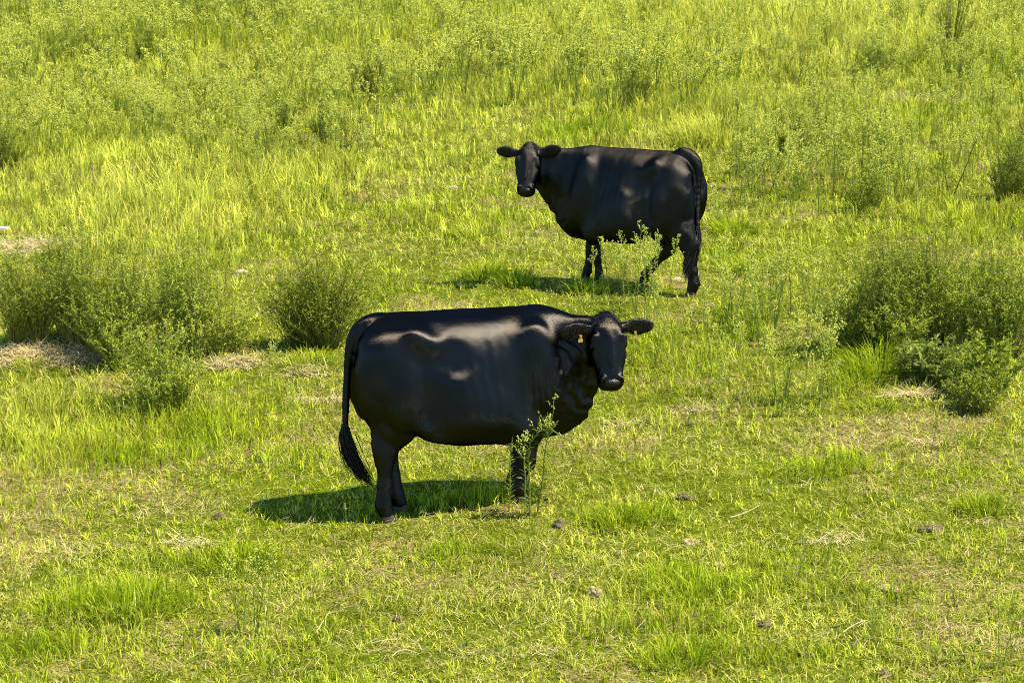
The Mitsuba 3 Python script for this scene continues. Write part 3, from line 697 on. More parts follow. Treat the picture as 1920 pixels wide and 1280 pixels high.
ONE = [((0.04, 22.09), .30, 0, 'small dark weed standing alone below the rear cow\'s head'), ((-0.63, 21.64), .38, 9, 'thin weed left of the rear cow\'s shadow'), ((-1.03, 14.29), .14, 9, 'tiny pale-flowered weed beside the front cow\'s shadow'),
       ((2.17, 25.12), .55, 2, 'pale feathery weed just behind the rear cow\'s rump'), ((2.14, 23.99), .42, 4, 'leafy weed at the ground right of the rear cow\'s rump'),
       ((3.14, 29.12), .85, 1, 'dark upright weed, first of the row above right of the rear cow'), ((3.27, 28.99), .78, 6, 'leafy weed, second of the row above right of the rear cow'), ((3.63, 29.26), 1.05, 6, 'tallest dark weed of the row above right of the rear cow'),
       ((3.65, 28.71), .85, 1, 'dark weed beside the tallest of the row above right of the rear cow'), ((3.79, 28.89), .75, 8, 'thin weed, last but one in the row above right'), ((4.02, 29.11), .85, 2, 'pale weed, last of the row above right of the rear cow'),
       ((4.91, 42.65), 1.0, 5, 'dark leaning weed with bent tip near the top right'), ((2.33, 17.05), .62, 0, 'tall weed left of the right-hand shrubs'), ((1.52, 17.18), .62, 3, 'tall leafy weed alone in the grass below the rear cow'),
       ((1.51, 17.95), .60, 0, 'straight weed behind the lone leafy weed below the rear cow'), ((1.21, 19.06), .55, 2, 'weed to the right of the front cow\'s right ear'), ((1.10, 18.18), .45, 8, 'low weed right of the front cow\'s muzzle'),
       ((1.48, 16.34), .50, 9, 'thin pale weed in the grass right of the front cow'), ((1.77, 17.82), .42, 2, 'short weed in the grass between rear cow and right-hand shrubs'), ((2.80, 15.43), .40, 1, 'short dark weed below the right-hand shrubs'),
       ((1.91, 14.84), .30, 8, 'low grey-green weed in the lower right grass'), ((2.45, 13.06), .42, 9, 'thin weed in the grass at the lower right edge'), ((2.69, 14.07), .36, 0, 'slender weed beside the lower right tussock'),
       ((-1.37, 12.22), .55, 8, 'sparse green weed at the bottom left of centre'), ((-1.46, 12.35), .50, 4, 'second sparse weed at the bottom left of centre'), ((-1.51, 16.44), .38, 7, 'leafy weed left of the front cow\'s tail'),
       ((-1.78, 17.09), .55, 2, 'pale weed between the left shrubs and the front cow\'s tail'), ((-2.77, 12.80), .30, 1, 'dark thin weed at the lower left edge'), ((2.43, 11.40), .45, 3, 'weed in the bottom right corner'), ((2.06, 11.50), .42, 0, 'thin weed near the bottom right corner'),
       ((1.90, 11.99), .35, 9, 'faint thin weed in the lower right grass'), ((-0.39, 15.48), .30, 3, 'small weed in the grass under the front cow\'s belly'), ((0.45, 12.82), .28, 0, 'small upright weed beside the pale clod at the bottom centre'),
       ((-1.09, 21.52), .50, 1, 'weed stalk between the rear cow\'s shadow and the front cow\'s back'), ((-0.90, 21.47), .48, 0, 'slim weed above the front cow\'s back'), ((4.25, 27.17), .8, 8, 'thin weed stalk right of the weed row above right'),
       ((4.23, 25.49), .65, 7, 'branching weed behind the right-hand shrubs'), ((4.70, 25.57), .85, 6, 'dark leafy weed at upper right before the edge shrub'), ((-2.24, 31.43), .60, 1, 'dark short stalk in the long pale grass at upper left'),
       ((-3.26, 32.86), .85, 6, 'dark leafy weed left of upper centre'), ((-3.39, 32.38), .70, 4, 'branching weed beside the dark leafy one left of upper centre'), ((-2.43, 31.19), .75, 8, 'sparse weed in the long grass left of upper centre'),
       ((-4.54, 34.01), .70, 1, 'dark weed in the far meadow above the long pale grass'), ((-2.10, 36.41), 1.0, 1, 'dark narrow weed in the far meadow near top centre'), ((-2.16, 36.05), .9, 6, 'leafy weed beside the dark narrow one near top centre'),
       ((1.34, 33.42), 1.0, 6, 'dark leafy weed in the far meadow above the rear cow'), ((1.74, 34.04), 1.0, 7, 'branching weed in the far meadow above the rear cow'), ((2.60, 34.41), .95, 5, 'leaning weed in the far meadow above the rear cow\'s rump'),
       ((1.09, 37.75), 1.0, 2, 'pale weed in the far meadow directly above the rear cow\'s back'), ((-5.47, 48.66), 1.2, 6, 'dark bushy weed at the top left of the meadow')]
for p, h, k, t in ONE: weed(p, h, k, t)

# the many weeds of the far meadow and of the right and left margins
LOOKS = ['straight single-stalk', 'very leafy single-stalk', 'feathery two-stalk', 'nodding two-stalk', 'slender three-stalk', 'drooping-topped', 'dark leafy two-stalk', 'bushy three-stalk', 'spreading four-stalk', 'big-headed sparse']
def scatter(n, box, hs, zone, group, seed):
    """Weeds over a ground region: box = far left, far right, near right, near left corners."""
    rng = np.random.default_rng(seed); got = 0
    c = np.array(box, float)
    while got < n:
        a, b = rng.uniform(0, 1), rng.uniform(0, 1) ** .8
        p = (c[0] * (1 - a) + c[1] * a) * (1 - b) + (c[3] * (1 - a) + c[2] * a) * b
        if float(vnoise(p[0], p[1], 2.2, seed)) < rng.uniform(.35, .62): continue
        kind = int(rng.choice([0, 1, 2, 2, 3, 4, 6, 7, 7, 8, 9])); hh = rng.uniform(*hs)
        side = ['left quarter', 'left of middle', 'right of middle', 'right quarter'][min(3, int(a * 4))]; dep = ['far', 'middle', 'near'][min(2, int(b * 3))]
        size = 'tall ' if hh > hs[0] + .67 * (hs[1] - hs[0]) else 'short ' if hh < hs[0] + .33 * (hs[1] - hs[0]) else ''
        weed((float(p[0]), float(p[1])), hh, kind, f'{size}{LOOKS[kind]} weed, {side}, {dep} side, {zone}', group); got += 1
scatter(62, [(-9.09, 40.24), (-2.37, 41.22), (-1.36, 30.46), (-6.73, 29.53)], (.5, .85), 'far meadow at upper left', 'weeds of the far meadow, upper left', 41)
scatter(34, [(-0.54, 40.52), (3.97, 38.99), (3.25, 31.80), (-0.22, 33.06)], (.55, .9), 'far meadow above the rear cow', 'weeds of the far meadow above the rear cow', 42)
scatter(56, [(3.00, 35.59), (7.79, 34.46), (5.25, 22.88), (2.29, 24.27)], (.45, .9), 'meadow above right-hand shrubs', 'weeds on the right above the shrubs', 43)
scatter(34, [(1.71, 20.10), (2.78, 20.48), (2.25, 16.36), (1.05, 17.01)], (.42, .75), 'grass left of right-hand shrubs', 'weeds between the cows and the right-hand shrubs', 44)
scatter(26, [(-3.82, 21.67), (-2.23, 20.50), (-2.01, 16.22), (-2.99, 16.53)], (.4, .7), 'foot of left-hand shrubs', 'weeds around the left-hand shrubs', 45)
scatter(14, [(2.01, 16.25), (3.52, 16.03), (2.55, 11.32), (1.36, 11.88)], (.15, .32), 'lower right grass', 'short weeds in the lower right grass', 46)
N_THICKET = 0
def thicket(n, box, hs, seed):
    global N_THICKET
    rng = np.random.default_rng(seed); c = np.array(box, float); got = 0
    while got < n:
        a, b = rng.uniform(0, 1), rng.uniform(0, 1)
        p = (c[0] * (1 - a) + c[1] * a) * (1 - b) + (c[3] * (1 - a) + c[2] * a) * b
        if float(vnoise(p[0], p[1], 2.6, 50)) < rng.uniform(.38, .62): continue
        i = int(rng.choice([0, 1, 2, 3, 6, 7, 8, 9])); weed_kind(i); N_THICKET += 1
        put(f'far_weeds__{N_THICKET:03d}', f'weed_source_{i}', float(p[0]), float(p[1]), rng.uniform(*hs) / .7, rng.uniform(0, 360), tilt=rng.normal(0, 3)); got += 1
thicket(900, [(-14.49, 63.48), (3.81, 57.86), (2.30, 34.51), (-8.06, 34.83)], (.6, 1.0), 61)
thicket(190, [(3.81, 57.86), (12.82, 56.13), (7.67, 33.20), (2.37, 35.63)], (.5, .9), 62)
thicket(260, [(-7.75, 34.84), (-2.60, 36.56), (-1.66, 28.50), (-5.99, 26.72)], (.4, .7), 63)
thicket(230, [(3.17, 37.72), (8.41, 36.51), (5.41, 23.16), (2.45, 24.87)], (.4, .8), 64)
tag('far_weeds', 'mass of yellow-green weeds covering the far end of the meadow', 'weeds', kind='stuff')

# shrubs
def shrub(xy, width, h, label, seed, n=110, leaf=.045, dark=1.0, budy=.5, lean=0.0, group=None, lw=.0095, tint=(1, 1, 1), name='shrub', cat='shrub', base=.27):
    rng = np.random.default_rng(seed); S, Lf, B = Mesh(), Mesh(), Mesh(); k = numbered(name); tint = np.array(tint)
    nc = max(3, int(3 + 4 * width)); ca = rng.uniform(0, 6.283, nc); cr = np.sqrt(rng.uniform(0, 1, nc)) * base * width * 1.15; cr[0] = 0
    ch = rng.uniform(.62, 1.12, nc) * (1 - .35 * (cr / (base * width * 1.15 + 1e-6)) ** 2); cl = rng.normal(0, .10, (nc, 2))
    for s in range(int(n * 1.35)):
        i = int(rng.integers(nc)); a = rng.uniform(0, 6.283); r = np.sqrt(rng.uniform(0, 1)); r0 = .05 * width * r
        cc = np.array([math.cos(ca[i]) * cr[i], math.sin(ca[i]) * cr[i], 0])
        p0 = cc + np.array([math.cos(a) * r0, math.sin(a) * r0, -.02])
        H = 1.22 * h * ch[i] * rng.uniform(.55, 1.12) * (1 - .38 * r * r)
        dirn = np.array([math.cos(a), math.sin(a), 0]); out = r * width * .30 * rng.uniform(.6, 1.3)
        t = np.linspace(0, 1, 6)[:, None]
        q = p0 + dirn * out * t ** 1.2 + cc * .45 * t ** 1.4 + np.array([cl[i, 0], cl[i, 1], 0]) * h * t ** 1.5 + np.array([0, 0, 1.0]) * H * t + rng.normal(0, .014, (6, 3)) * t
        v, f = sweep(q, np.linspace(.0042, .0011, 6), 3); S.add(v, f, np.array([.20, .22, .035]) * rng.uniform(.8, 1.2) * dark)
        at = lambda u: np.stack([np.interp(u, t[:, 0], q[:, i]) for i in range(3)], -1)
        m = int(26 * h / .85); u = rng.uniform(.12, 1.0, m) ** .75
        P = at(u); aa = rng.uniform(0, 6.283, m); el = rng.uniform(.3, 1.1, m)
        D = np.stack([np.cos(aa) * np.cos(el), np.sin(aa) * np.cos(el), np.sin(el)], 1)
        leaves(Lf, P, D, leaf * rng.uniform(.6, 1.3, m), lw * rng.uniform(.7, 1.3, m), (G_LEAF + (G_LEAF2 - G_LEAF) * rng.uniform(0, 1, (m, 1))) * tint * rng.uniform(.75, 1.2, (m, 1)) * dark, rng, plain=True)
        nb = 4
        for i in range(nb):
            uu = rng.uniform(.5, .95); b = at(np.array([uu]))[0]; aa = rng.uniform(0, 6.283); el = rng.uniform(.6, 1.2); l = rng.uniform(.04, .11) * h / .85
            D = np.array([math.cos(aa) * math.cos(el), math.sin(aa) * math.cos(el), math.sin(el)])
            v, f = sweep([b, b + D * l * .5 + rng.normal(0, .004, 3), b + D * l], np.array([.0015, .0012, .0007]), 3); S.add(v, f, np.array([.26, .30, .05]) * dark)
            w = rng.uniform(.3, 1, 4); P = b + D * l * w[:, None]
            leaves(Lf, P, np.tile(D, (4, 1)) + rng.normal(0, .6, (4, 3)), leaf * .6, lw * .8, G_LEAF2 * tint * rng.uniform(.8, 1.2, (4, 1)) * dark, rng, plain=True)
            if rng.uniform() < budy: buds(B, b + D * l * rng.uniform(.7, 1.05, 3)[:, None] + rng.normal(0, .005, (3, 3)), .0046, G_BUD2 * rng.uniform(.8, 1.2), rng)
    tw = T().translate([xy[0], xy[1], float(height(*xy))])
    scene[f'{k}__stem'] = S.ply('stem_green', to_world=tw); scene[f'{k}__foliage'] = Lf.ply('leaf_shrub', to_world=tw)
    if B.n: scene[f'{k}__flower_head'] = B.ply('leaf_green', to_world=tw)
    for part in ('stem', 'foliage', 'flower_head'):
        if f'{k}__{part}' in scene: tag(f'{k}__{part}', kind='stuff')
    tag(k, label, cat, group)

shrub((-1.63, 19.32), .98, .86, 'dark rounded twiggy shrub directly left of the front cow\'s rump', 1, n=230, dark=0.59, leaf=.040, budy=.3, base=.2, tint=(.95, .95, .7))
shrub((-3.95, 19.55), .90, .80, 'leafy shrub behind the straw mound, leftmost of the left-hand shrubs', 2, n=150, dark=0.77)
shrub((-3.50, 19.37), .88, .88, 'leafy shrub behind the right end of the straw mound', 3, n=150, dark=0.79)
shrub((-3.03, 19.07), .85, .90, 'leafy shrub in the middle of the left-hand shrubs', 4, n=150, dark=0.82)
shrub((-2.57, 18.99), .85, .84, 'pale-topped shrub at the right end of the left-hand shrubs', 5, n=140, dark=0.91, budy=.8)
shrub((-4.30, 22.41), .50, .50, 'small dark shrub behind the left-hand shrubs below the bare bank', 6, n=90, dark=0.72)
shrub((-2.63, 17.47), .85, .72, 'pale upright shrub in front of the other left-hand shrubs', 7, n=120, dark=0.91, budy=.9)
shrub((-3.18, 18.81), .40, .62, 'sparse thin-stemmed shrub beside the right end of the straw mound', 8, n=40, dark=1.0, budy=.8)
shrub((-2.26, 19.33), .45, .55, 'small loose shrub between the left-hand shrubs and the dark rounded one', 9, n=55, dark=1.0, budy=.6)
shrub((2.89, 18.46), .90, .98, 'dark-based tall shrub, leftmost of the right-hand shrubs', 10, n=170, dark=0.72, budy=.8)
shrub((2.64, 18.47), .42, .60, 'thin open shrub at the left foot of the right-hand shrubs', 18, n=50, dark=0.91, budy=.5)
shrub((3.28, 18.40), .98, 1.0, 'pale-topped tall shrub in the middle of the right-hand shrubs', 11, n=170, dark=0.82, budy=.9)
shrub((3.76, 18.19), .98, .95, 'tall shrub cut by the right edge of the photo', 12, n=170, dark=0.82, budy=.8)
shrub((3.06, 17.47), .66, .36, 'low silvery broad-leaved shrub in front of the right-hand shrubs', 13, n=80, dark=.85, leaf=.085, lw=.020, budy=0, tint=(.85, .85, 1.5))
shrub((3.42, 17.04), .62, .46, 'low leafy shrub in front of the right-hand shrubs at the edge', 14, n=90, dark=0.82, leaf=.07, lw=.014, budy=.3)
shrub((3.26, 16.49), .42, .30, 'small dark shrub, nearest of the right-hand shrubs', 15, n=60, dark=0.67, leaf=.05, lw=.012, budy=.1)
shrub((5.36, 25.30), .62, .85, 'dark shrub at the right edge above the right-hand shrubs', 16, n=110, dark=0.72, budy=.4)
shrub((7.07, 38.67), .42, 1.45, 'dark upright shrub near the top right corner', 17, n=60, dark=.6, budy=.1, base=.22)
shrub((5.72, 37.18), .95, .60, 'low dark shrub left of the upright one near the top right corner', 19, n=80, dark=0.67, budy=.3)
shrub((6.53, 37.58), .70, .50, 'low dark shrub at the foot of the upright one near the top right corner', 20, n=70, dark=0.63, budy=.2)
shrub((-6.34, 29.67), .50, .75, 'dark shrub cut by the left edge of the photo', 21, n=90, dark=0.63, budy=.2)
shrub((8.79, 43.33), 1.6, .8, 'dark brush in the top right corner', 22, n=90, dark=0.63, budy=.1)
shrub((2.53, 44.93), .8, .9, 'dark shrub at the top edge right of centre', 23, n=70, dark=0.72, budy=.3)

for i, (p, w, h, t) in enumerate([((-5.39, 47.89), 1.0, 1.0, 'dark weedy clump near the top left'), ((-7.85, 43.26), .9, .8, 'dark weedy clump at the left of the far meadow'), ((-6.55, 43.05), .6, .9, 'narrow dark clump left of top centre'),
        ((-3.19, 32.75), .6, .8, 'dark leafy clump among the weeds left of upper centre'), ((-2.54, 31.85), .5, .6, 'small dark clump in the weeds left of the rear cow'), ((-2.20, 36.71), .6, .9, 'narrow dark clump near top centre'),
        ((-7.61, 52.37), 1.0, .8, 'dark clump at the top edge on the left'), ((1.05, 37.75), .8, .9, 'pale-topped clump directly above the rear cow'), ((1.76, 33.79), .6, .8, 'dark weedy clump above the rear cow\'s rump'),
        ((3.61, 28.86), .45, .9, 'dark clump in the weed row above right of the rear cow'), ((3.23, 29.00), .3, .7, 'small dark clump at the left of the weed row above right'), ((3.77, 24.88), .5, .6, 'thin weedy clump behind the right-hand shrubs'),
        ((-0.56, 42.28), .8, .8, 'weedy clump near the top centre'), ((-7.12, 35.58), .8, .7, 'weedy clump at the left of the far meadow'), ((0.44, 50.08), .9, .8, 'dark clump at the top edge in the centre')]):
    shrub(p, w, h, t, 60 + i, n=46, dark=0.70, budy=.6, lw=.012, base=.3, name='weed_clump', cat='weeds')
# tussocks of long grass
def tussock(xy, r, h, label, seed, n=420, pale=.1, group=None, droop=.5):
    rng = np.random.default_rng(seed); k = numbered('grass_tussock')
    a = rng.uniform(0, 6.283, n); q = np.sqrt(rng.uniform(0, 1, n)) * r
    x, y = xy[0] + np.cos(a) * q, xy[1] + np.sin(a) * q
    lean = .12 + .75 * (q / r) * rng.uniform(.5, 1.2, n); az = a + rng.normal(0, .5, n)
    col = grass_colour(rng, np.full(n, pale), np.full(n, .9), n)
    z = height(x, y) - .01
    v, f, c = blades(np.stack([x, y, z], 1), az, lean, h * rng.uniform(.55, 1.2, n), rng.uniform(.004, .008, n) * max(1, xy[1] / 16), rng.uniform(.1, .9, n) * droop * 2, col, rng.normal(0, .5, n))
    scene[k] = mikit.ply((v, f), 'grass_blade', color=c); tag(k, label, 'grass tussock', group)
for args in [((2.80, 17.73), .26, .30, 'bright grass tussock in front of the dark-based right-hand shrub', 1, 520), ((2.58, 17.42), .20, .20, 'small bright tussock left of the silvery low shrub', 2, 300),
             ((-2.12, 12.83), .30, .17, 'broad lush grass tussock at the lower left', 3, 620), ((-2.47, 12.77), .20, .13, 'small dark-green tussock at the lower left edge', 4, 300), ((-1.60, 13.51), .22, .17, 'lush grass tussock left of the bottom centre', 5, 420),
             ((0.65, 14.06), .14, .17, 'upright grass tussock below the front cow\'s muzzle', 6, 240), ((0.88, 14.14), .12, .12, 'small tussock right of the upright one below the muzzle', 7, 160), ((1.03, 12.68), .26, .14, 'wide grass tussock at the bottom right of centre', 8, 460),
             ((0.87, 12.99), .16, .13, 'tussock left of the wide one at the bottom right of centre', 9, 240), ((2.89, 14.05), .15, .15, 'bright round tussock near the lower right edge', 10, 240), ((0.90, 11.66), .22, .13, 'grass tussock at the bottom edge right of centre', 11, 320),
             ((2.14, 21.78), .22, .20, 'grass tussock right of the rear cow\'s hind leg', 12, 300), ((0.02, 21.52), .16, .2, 'pale tussock breaking the rear cow\'s shadow', 37, 260), ((0.69, 21.08), .18, .18, 'grass tussock at the rear cow\'s front hooves', 38, 260), ((2.25, 23.83), .24, .18, 'dark-green tussock on the grass right of the rear cow', 13, 260), ((-0.25, 21.95), .18, .22, 'grass tussock standing in the rear cow\'s shadow', 14, 260),
             ((2.01, 15.07), .16, .13, 'rough tussock on the grass below the right-hand shrubs', 15, 200), ((-1.56, 18.50), .22, .16, 'grass tussock at the foot of the dark rounded shrub', 16, 240), ((2.58, 16.62), .2, .12, 'low tussock below the bright one by the right-hand shrubs', 17, 200),
             ((-3.08, 18.81), .15, .16, 'green tussock at the right end of the straw mound', 18, 180), ((-3.86, 18.85), .12, .13, 'green tussock in front of the straw mound', 19, 140)]:
    tussock(*args)
for args in [((2.66, 30.56), .55, .42, 'pale arching long-grass tussock behind the rear cow\'s rump', 31, 700, .8), ((2.30, 30.36), .35, .34, 'pale tussock at the left of the arching one', 32, 400, .7), ((4.77, 30.62), .5, .36, 'bright long-grass tussock at the upper right', 33, 520, .3),
             ((4.41, 38.30), .4, .2, 'dry brownish tussock in the far meadow', 34, 260, .9), ((3.35, 36.89), .5, .22, 'dark tussock in the far meadow beside the dry one', 35, 300, .0), ((-0.33, 24.11), .22, .20, 'pale tussock left of the rear cow\'s chest', 36, 240, .5)]:
    tussock(*args)

# ------------------------------------------------------------------ straw, dung, stones, twigs, wild flowers
def straw_heap(xy, rx, ry, h, label, seed, n, group=None):
    """A mat of dead grass on the bank: many fallen stalks."""
    rng = np.random.default_rng(seed); k = numbered('dry_straw_heap'); n = int(n * (.8 if rx > .4 else .55)); rx, ry = rx * 1.25, ry * 1.25
    a = rng.uniform(0, 6.283, n); q = rng.uniform(0, 1, n) ** .75
    x, y = xy[0] + np.cos(a) * q * rx, xy[1] + np.sin(a) * q * ry
    z = height(x, y) + h * .55 * (1 - q ** 2) * rng.uniform(.1, 1, n) + .004
    az = rng.choice([-1.57, -.8, -2.3, 0, 3.1], n) + rng.normal(0, .5, n)
    lean = rng.normal(1.35, .25, n)
    col = C_TAN * rng.uniform(.40, 1.1, (n, 1)) * (1 + rng.normal(0, .05, (n, 3)))
    v, f, c = blades(np.stack([x, y, z], 1), az, lean, rng.uniform(.06, .20, n), rng.uniform(.003, .0065, n), rng.normal(.2, .3, n), np.clip(col, 0, .9), rng.normal(0, .8, n))
    scene[k] = mikit.ply((v, f), 'dry_straw', color=c); tag(k, label, 'dry grass', group)
straw_heap((-3.86, 19.09), .62, .22, .05, 'big mound of pale dead grass in front of the left-hand shrubs', 1, 2600)
straw_heap((-2.21, 18.72), .20, .13, .04, 'small heap of dead grass right of the left-hand shrubs', 2, 650)
straw_heap((-5.01, 24.49), .50, .42, .04, 'bare bank covered in dead grass at the left edge', 3, 1700)
straw_heap((-1.59, 18.35), .16, .12, .05, 'brownish dead grass below the dark rounded shrub', 4, 420)
straw_heap((2.89, 17.01), .20, .08, .04, 'flattened dead grass below the silvery low shrub', 5, 420)
straw_heap((1.87, 13.55), .17, .03, .02, 'thin strip of dead grass in the lower right', 6, 170)
straw_heap((-1.44, 17.49), .16, .07, .02, 'patch of dead grass left of the front cow\'s tail', 7, 220)
straw_heap((1.32, 16.78), .16, .07, .03, 'tangle of dead grass right of the front cow\'s chest', 8, 220)
straw_heap((5.65, 33.47), .8, .35, .04, 'patch of dead grass at the upper right below the dark shrubs', 9, 500)
straw_heap((0.77, 16.51), .10, .06, .02, 'little wisp of dead grass near the front cow\'s chest', 10, 110)
straw_heap((2.79, 15.68), .13, .06, .03, 'wisp of dead grass under the nearest right-hand shrub', 11, 150)
straw_heap((-1.96, 14.03), .16, .06, .02, 'pale dead grass patch at the left, below the dark clod', 12, 200)

scene['dung'] = {'type': 'bumpmap', 'scale': 1.0, 'arbitrary': proc(lambda p, n, uv: fbm(p.x * 70, p.y * 70, p.z * 70, 3) * .012, 2e-3),
                 'bsdf': {'type': 'principled', 'base_color': proc(lambda p, n, uv: mix((.06, .052, .03), (.17, .145, .08), fbm(p.x * 35, p.y * 35, p.z * 35, 3))), 'roughness': .9, 'specular': .2}}
scene['dung_pale'] = {'type': 'bumpmap', 'scale': 1.0, 'arbitrary': proc(lambda p, n, uv: fbm(p.x * 60 + 3, p.y * 60, p.z * 60, 3) * .014, 2e-3),
                      'bsdf': {'type': 'principled', 'base_color': proc(lambda p, n, uv: mix((.17, .14, .07), (.40, .34, .20), smoothstep(.3, .7, fbm(p.x * 40, p.y * 40, p.z * 40, 3)))), 'roughness': .9, 'specular': .2}}
scene['stone'] = {'type': 'principled', 'base_color': proc(lambda p, n, uv: mix((.26, .23, .17), (.48, .43, .34), fbm(p.x * 30, p.y * 30, p.z * 30, 3))), 'roughness': .85, 'specular': .25}
scene['bleached_wood'] = {'type': 'principled', 'base_color': proc(lambda p, n, uv: mix((.38, .33, .24), (.70, .64, .52), noise(p.x * 8, p.y * 120, p.z * 120))), 'roughness': .8, 'specular': .25}

def lump(name, xy, rx, ry, rz, bsdf, label, cat, seed, rough=.35, lift=.05):
    m = trimesh.creation.icosphere(4, 1.0); v = np.array(m.vertices)
    d = meshkit.fbm(v * 1.7 + seed * 3.1, 3, seed) - .5; e = meshkit.fbm(v * 5 + seed, 2, seed + 1) - .5
    v = v * (1 + d * rough * 2 + e * rough)[:, None]
    v[:, 2] = np.where(v[:, 2] < -.4, -.4 + (v[:, 2] + .4) * .2, v[:, 2])
    v = v * [rx, ry, rz] @ rot2(seed * 1.3).T if rx == ry else v * [rx, ry, rz]
    k = numbered(name); scene[k] = mikit.ply((v, m.faces), bsdf, smooth=True, to_world=T().translate([xy[0], xy[1], float(height(*xy)) + rz * lift]))
    tag(k, label, cat)
for (p, rx, ry, rz, mat, label) in [((-1.84, 14.55), .042, .042, .040, 'dung', 'dark clod of dung left of the front cow\'s shadow'), ((0.29, 14.09), .042, .042, .045, 'dung', 'dark clod of dung below the front cow\'s front hoof'),
        ((1.09, 14.58), .055, .045, .035, 'dung', 'grey-brown dung pat in the grass below the front cow\'s muzzle'), ((2.49, 13.72), .085, .05, .030, 'dung', 'flat grey dung pat near the lower right edge'),
        ((1.06, 13.65), .055, .045, .022, 'dung_pale', 'pale flat dry dung pat at the lower right of the front cow'), ((0.46, 12.77), .045, .045, .045, 'dung_pale', 'pale crumbly clod at the bottom centre'),
        ((2.07, 12.64), .065, .060, .030, 'dung_pale', 'large pale dry dung pat in the lower right grass'), ((-0.62, 12.46), .026, .026, .03, 'dung', 'small dark clod at the bottom left of centre'),
        ((-1.41, 14.23), .02, .02, .02, 'dung', 'tiny dark clod below the front cow\'s shadow'), ((0.25, 13.11), .035, .02, .018, 'dung', 'flat brown clod in the bottom centre grass'), ((1.18, 13.18), .035, .03, .02, 'dung_pale', 'pale dung crumb below the pale flat pat'),
        ((1.34, 12.12), .04, .035, .03, 'dung', 'brown dung clod at the bottom right of centre'), ((1.50, 11.64), .045, .04, .02, 'dung_pale', 'pale dung pat at the bottom right'), ((-2.06, 12.25), .022, .022, .025, 'dung', 'little dark clod below the broad lush tussock'),
        ((1.85, 11.31), .035, .035, .03, 'dung', 'dark clod at the bottom edge on the right'), ((1.89, 12.64), .03, .03, .03, 'dung', 'dark clod just left of the large pale pat')]:
    lump('dung_pat', p, rx, ry, rz, mat, label, 'dung', len(labels) % 97 + 1)
lump('flat_stone', (1.51, 21.50), .062, .05, .03, 'stone', 'pale flat stone beside the rear cow\'s hind hoof', 'stone', 5, .12)
lump('flat_stone', (-2.59, 22.66), .06, .05, .03, 'stone', 'pale stone in the long grass right of the left-hand shrubs', 'stone', 8, .2)
lump('flat_stone', (-0.67, 27.45), .05, .05, .03, 'stone', 'small pale stone in the grass left of the rear cow\'s head', 'stone', 11, .2)
b = trimesh.creation.box((.34, .10, .022)); b = b.subdivide().subdivide().subdivide(); b.vertices += (meshkit.fbm(np.array(b.vertices) * 14, 2, 4) - .5)[:, None] * .012
xy = (-5.54, 25.32)
scene['bleached_plank'] = mikit.ply(b, 'bleached_wood', smooth=35, to_world=T().translate([xy[0], xy[1], float(height(*xy)) + .07]).rotate([0, 0, 1], -4))
tag('bleached_plank', 'bleached pale plank lying on the bank at the left edge', 'plank')

def twig(pts, r, label):
    k = numbered('dry_twig'); p = np.array([[x, y, float(height(x, y)) + z] for (x, y), z in pts])
    t = np.linspace(0, 1, len(p)); from scipy.interpolate import CubicSpline
    q = CubicSpline(t, p)(np.linspace(0, 1, 14)); v, f = sweep(q, np.linspace(r, r * .45, 14), 6)
    scene[k] = mikit.ply((v, f), 'dry_straw', color=np.tile([[.46, .39, .22]], (len(v), 1)), smooth=True); tag(k, label, 'twig')
twig([((-1.05, 12.24), .02), ((-1.02, 12.35), .05), ((-0.99, 12.45), .07)], .0045, 'short bent dry stalk at the bottom left of centre')
twig([((1.32, 13.98), .05), ((1.41, 14.03), .06), ((1.51, 14.12), .08)], .0045, 'long curved dry stalk in the grass below the right-hand shrubs')
twig([((1.72, 11.88), .03), ((1.80, 11.93), .06), ((1.86, 11.97), .06)], .0040, 'dry stalk near the bottom right, upper one')
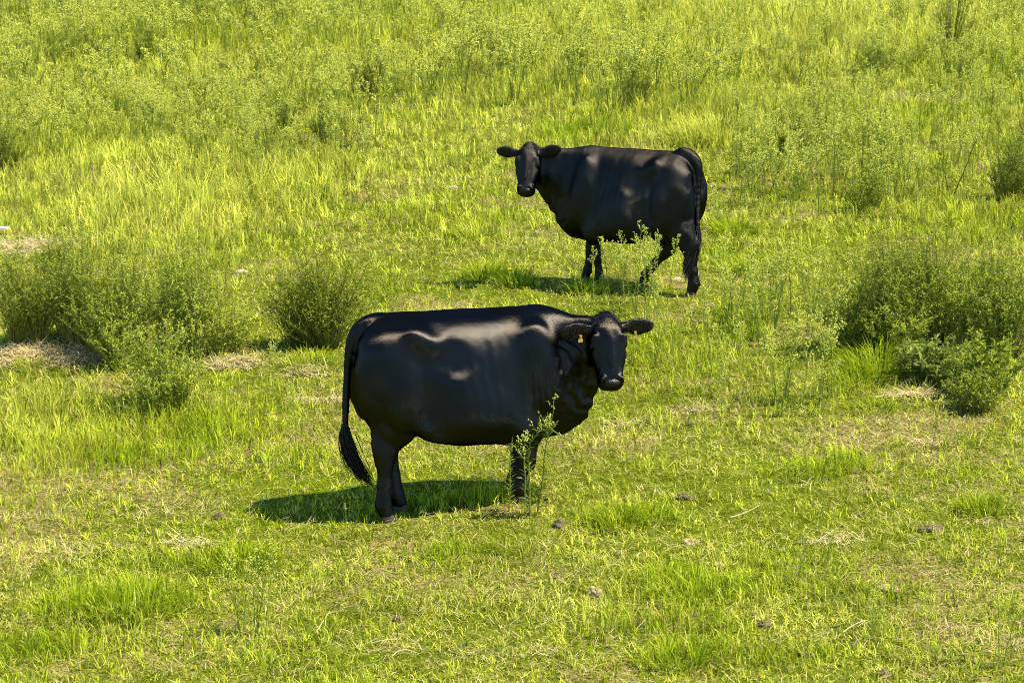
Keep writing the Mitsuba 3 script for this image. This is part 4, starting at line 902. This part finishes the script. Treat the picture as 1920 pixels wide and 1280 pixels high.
twig([((1.76, 11.85), .03), ((1.77, 11.79), .04), ((1.79, 11.71), .02)], .0038, 'dry stalk near the bottom right, lower one')
twig([((-0.62, 11.82), .03), ((-0.57, 11.85), .05), ((-0.50, 11.86), .03)], .0040, 'flat dry stalk at the bottom edge left of centre')
twig([((-0.74, 12.03), .03), ((-0.68, 12.04), .04), ((-0.61, 12.07), .03)], .0035, 'thin flat dry stalk above the bottom edge')

# tiny yellow flowers
def flower_source():
    m = Mesh(); s = Mesh()
    v, f = sweep([(0, 0, 0), (.004, 0, .09), (.002, .004, .17)], np.array([.0022, .0018, .0015]), 4); s.add(v, f, G_STEM)
    for j in range(6):
        a = j * 1.047; d = np.array([math.cos(a), math.sin(a), .25]); e = np.array([-d[1], d[0], 0])
        c = np.array([.002, .004, .17])
        m.add(np.array([c, c + d * .013 + e * .006, c + d * .017, c + d * .013 - e * .006]), [[0, 1, 2], [0, 2, 3]], (.85, .68, .01))
    scene['flower_source'] = {'type': 'shapegroup', 'stem': s.ply('stem_green'), 'petal': m.ply('leaf_green')}
flower_source()
frng = np.random.default_rng(5)
def flowers(cx, cy, rx, ry, n, label, group):
    for _ in range(n):
        x, y = cx + frng.normal(0, rx), cy + frng.normal(0, ry); k = numbered('yellow_flower')
        put(k, 'flower_source', x, y, frng.uniform(.7, 1.1), frng.uniform(0, 360), tilt=frng.normal(8, 8)); tag(k, label, 'flower', group)
for (p, rx, ry, n, where) in [((-5.12, 27.52), .45, .8, 14, 'in the grass at the left edge of the meadow'), ((0.20, 21.61), .18, .12, 8, 'in the rear cow\'s shadow'), ((-2.24, 32.43), .6, 1.2, 12, 'in the grass left of the rear cow\'s head'),
        ((3.19, 30.42), .4, .5, 7, 'beside the arching pale tussock'), ((-2.71, 26.31), .3, .5, 6, 'in the long pale grass'), ((-4.70, 34.09), .4, .8, 6, 'in the far meadow at upper left'), ((4.14, 27.21), .5, .8, 6, 'below the weeds at the upper right')]:
    flowers(p[0], p[1], rx, ry, n, f'tiny yellow wildflower {where}', f'yellow flowers {where}')
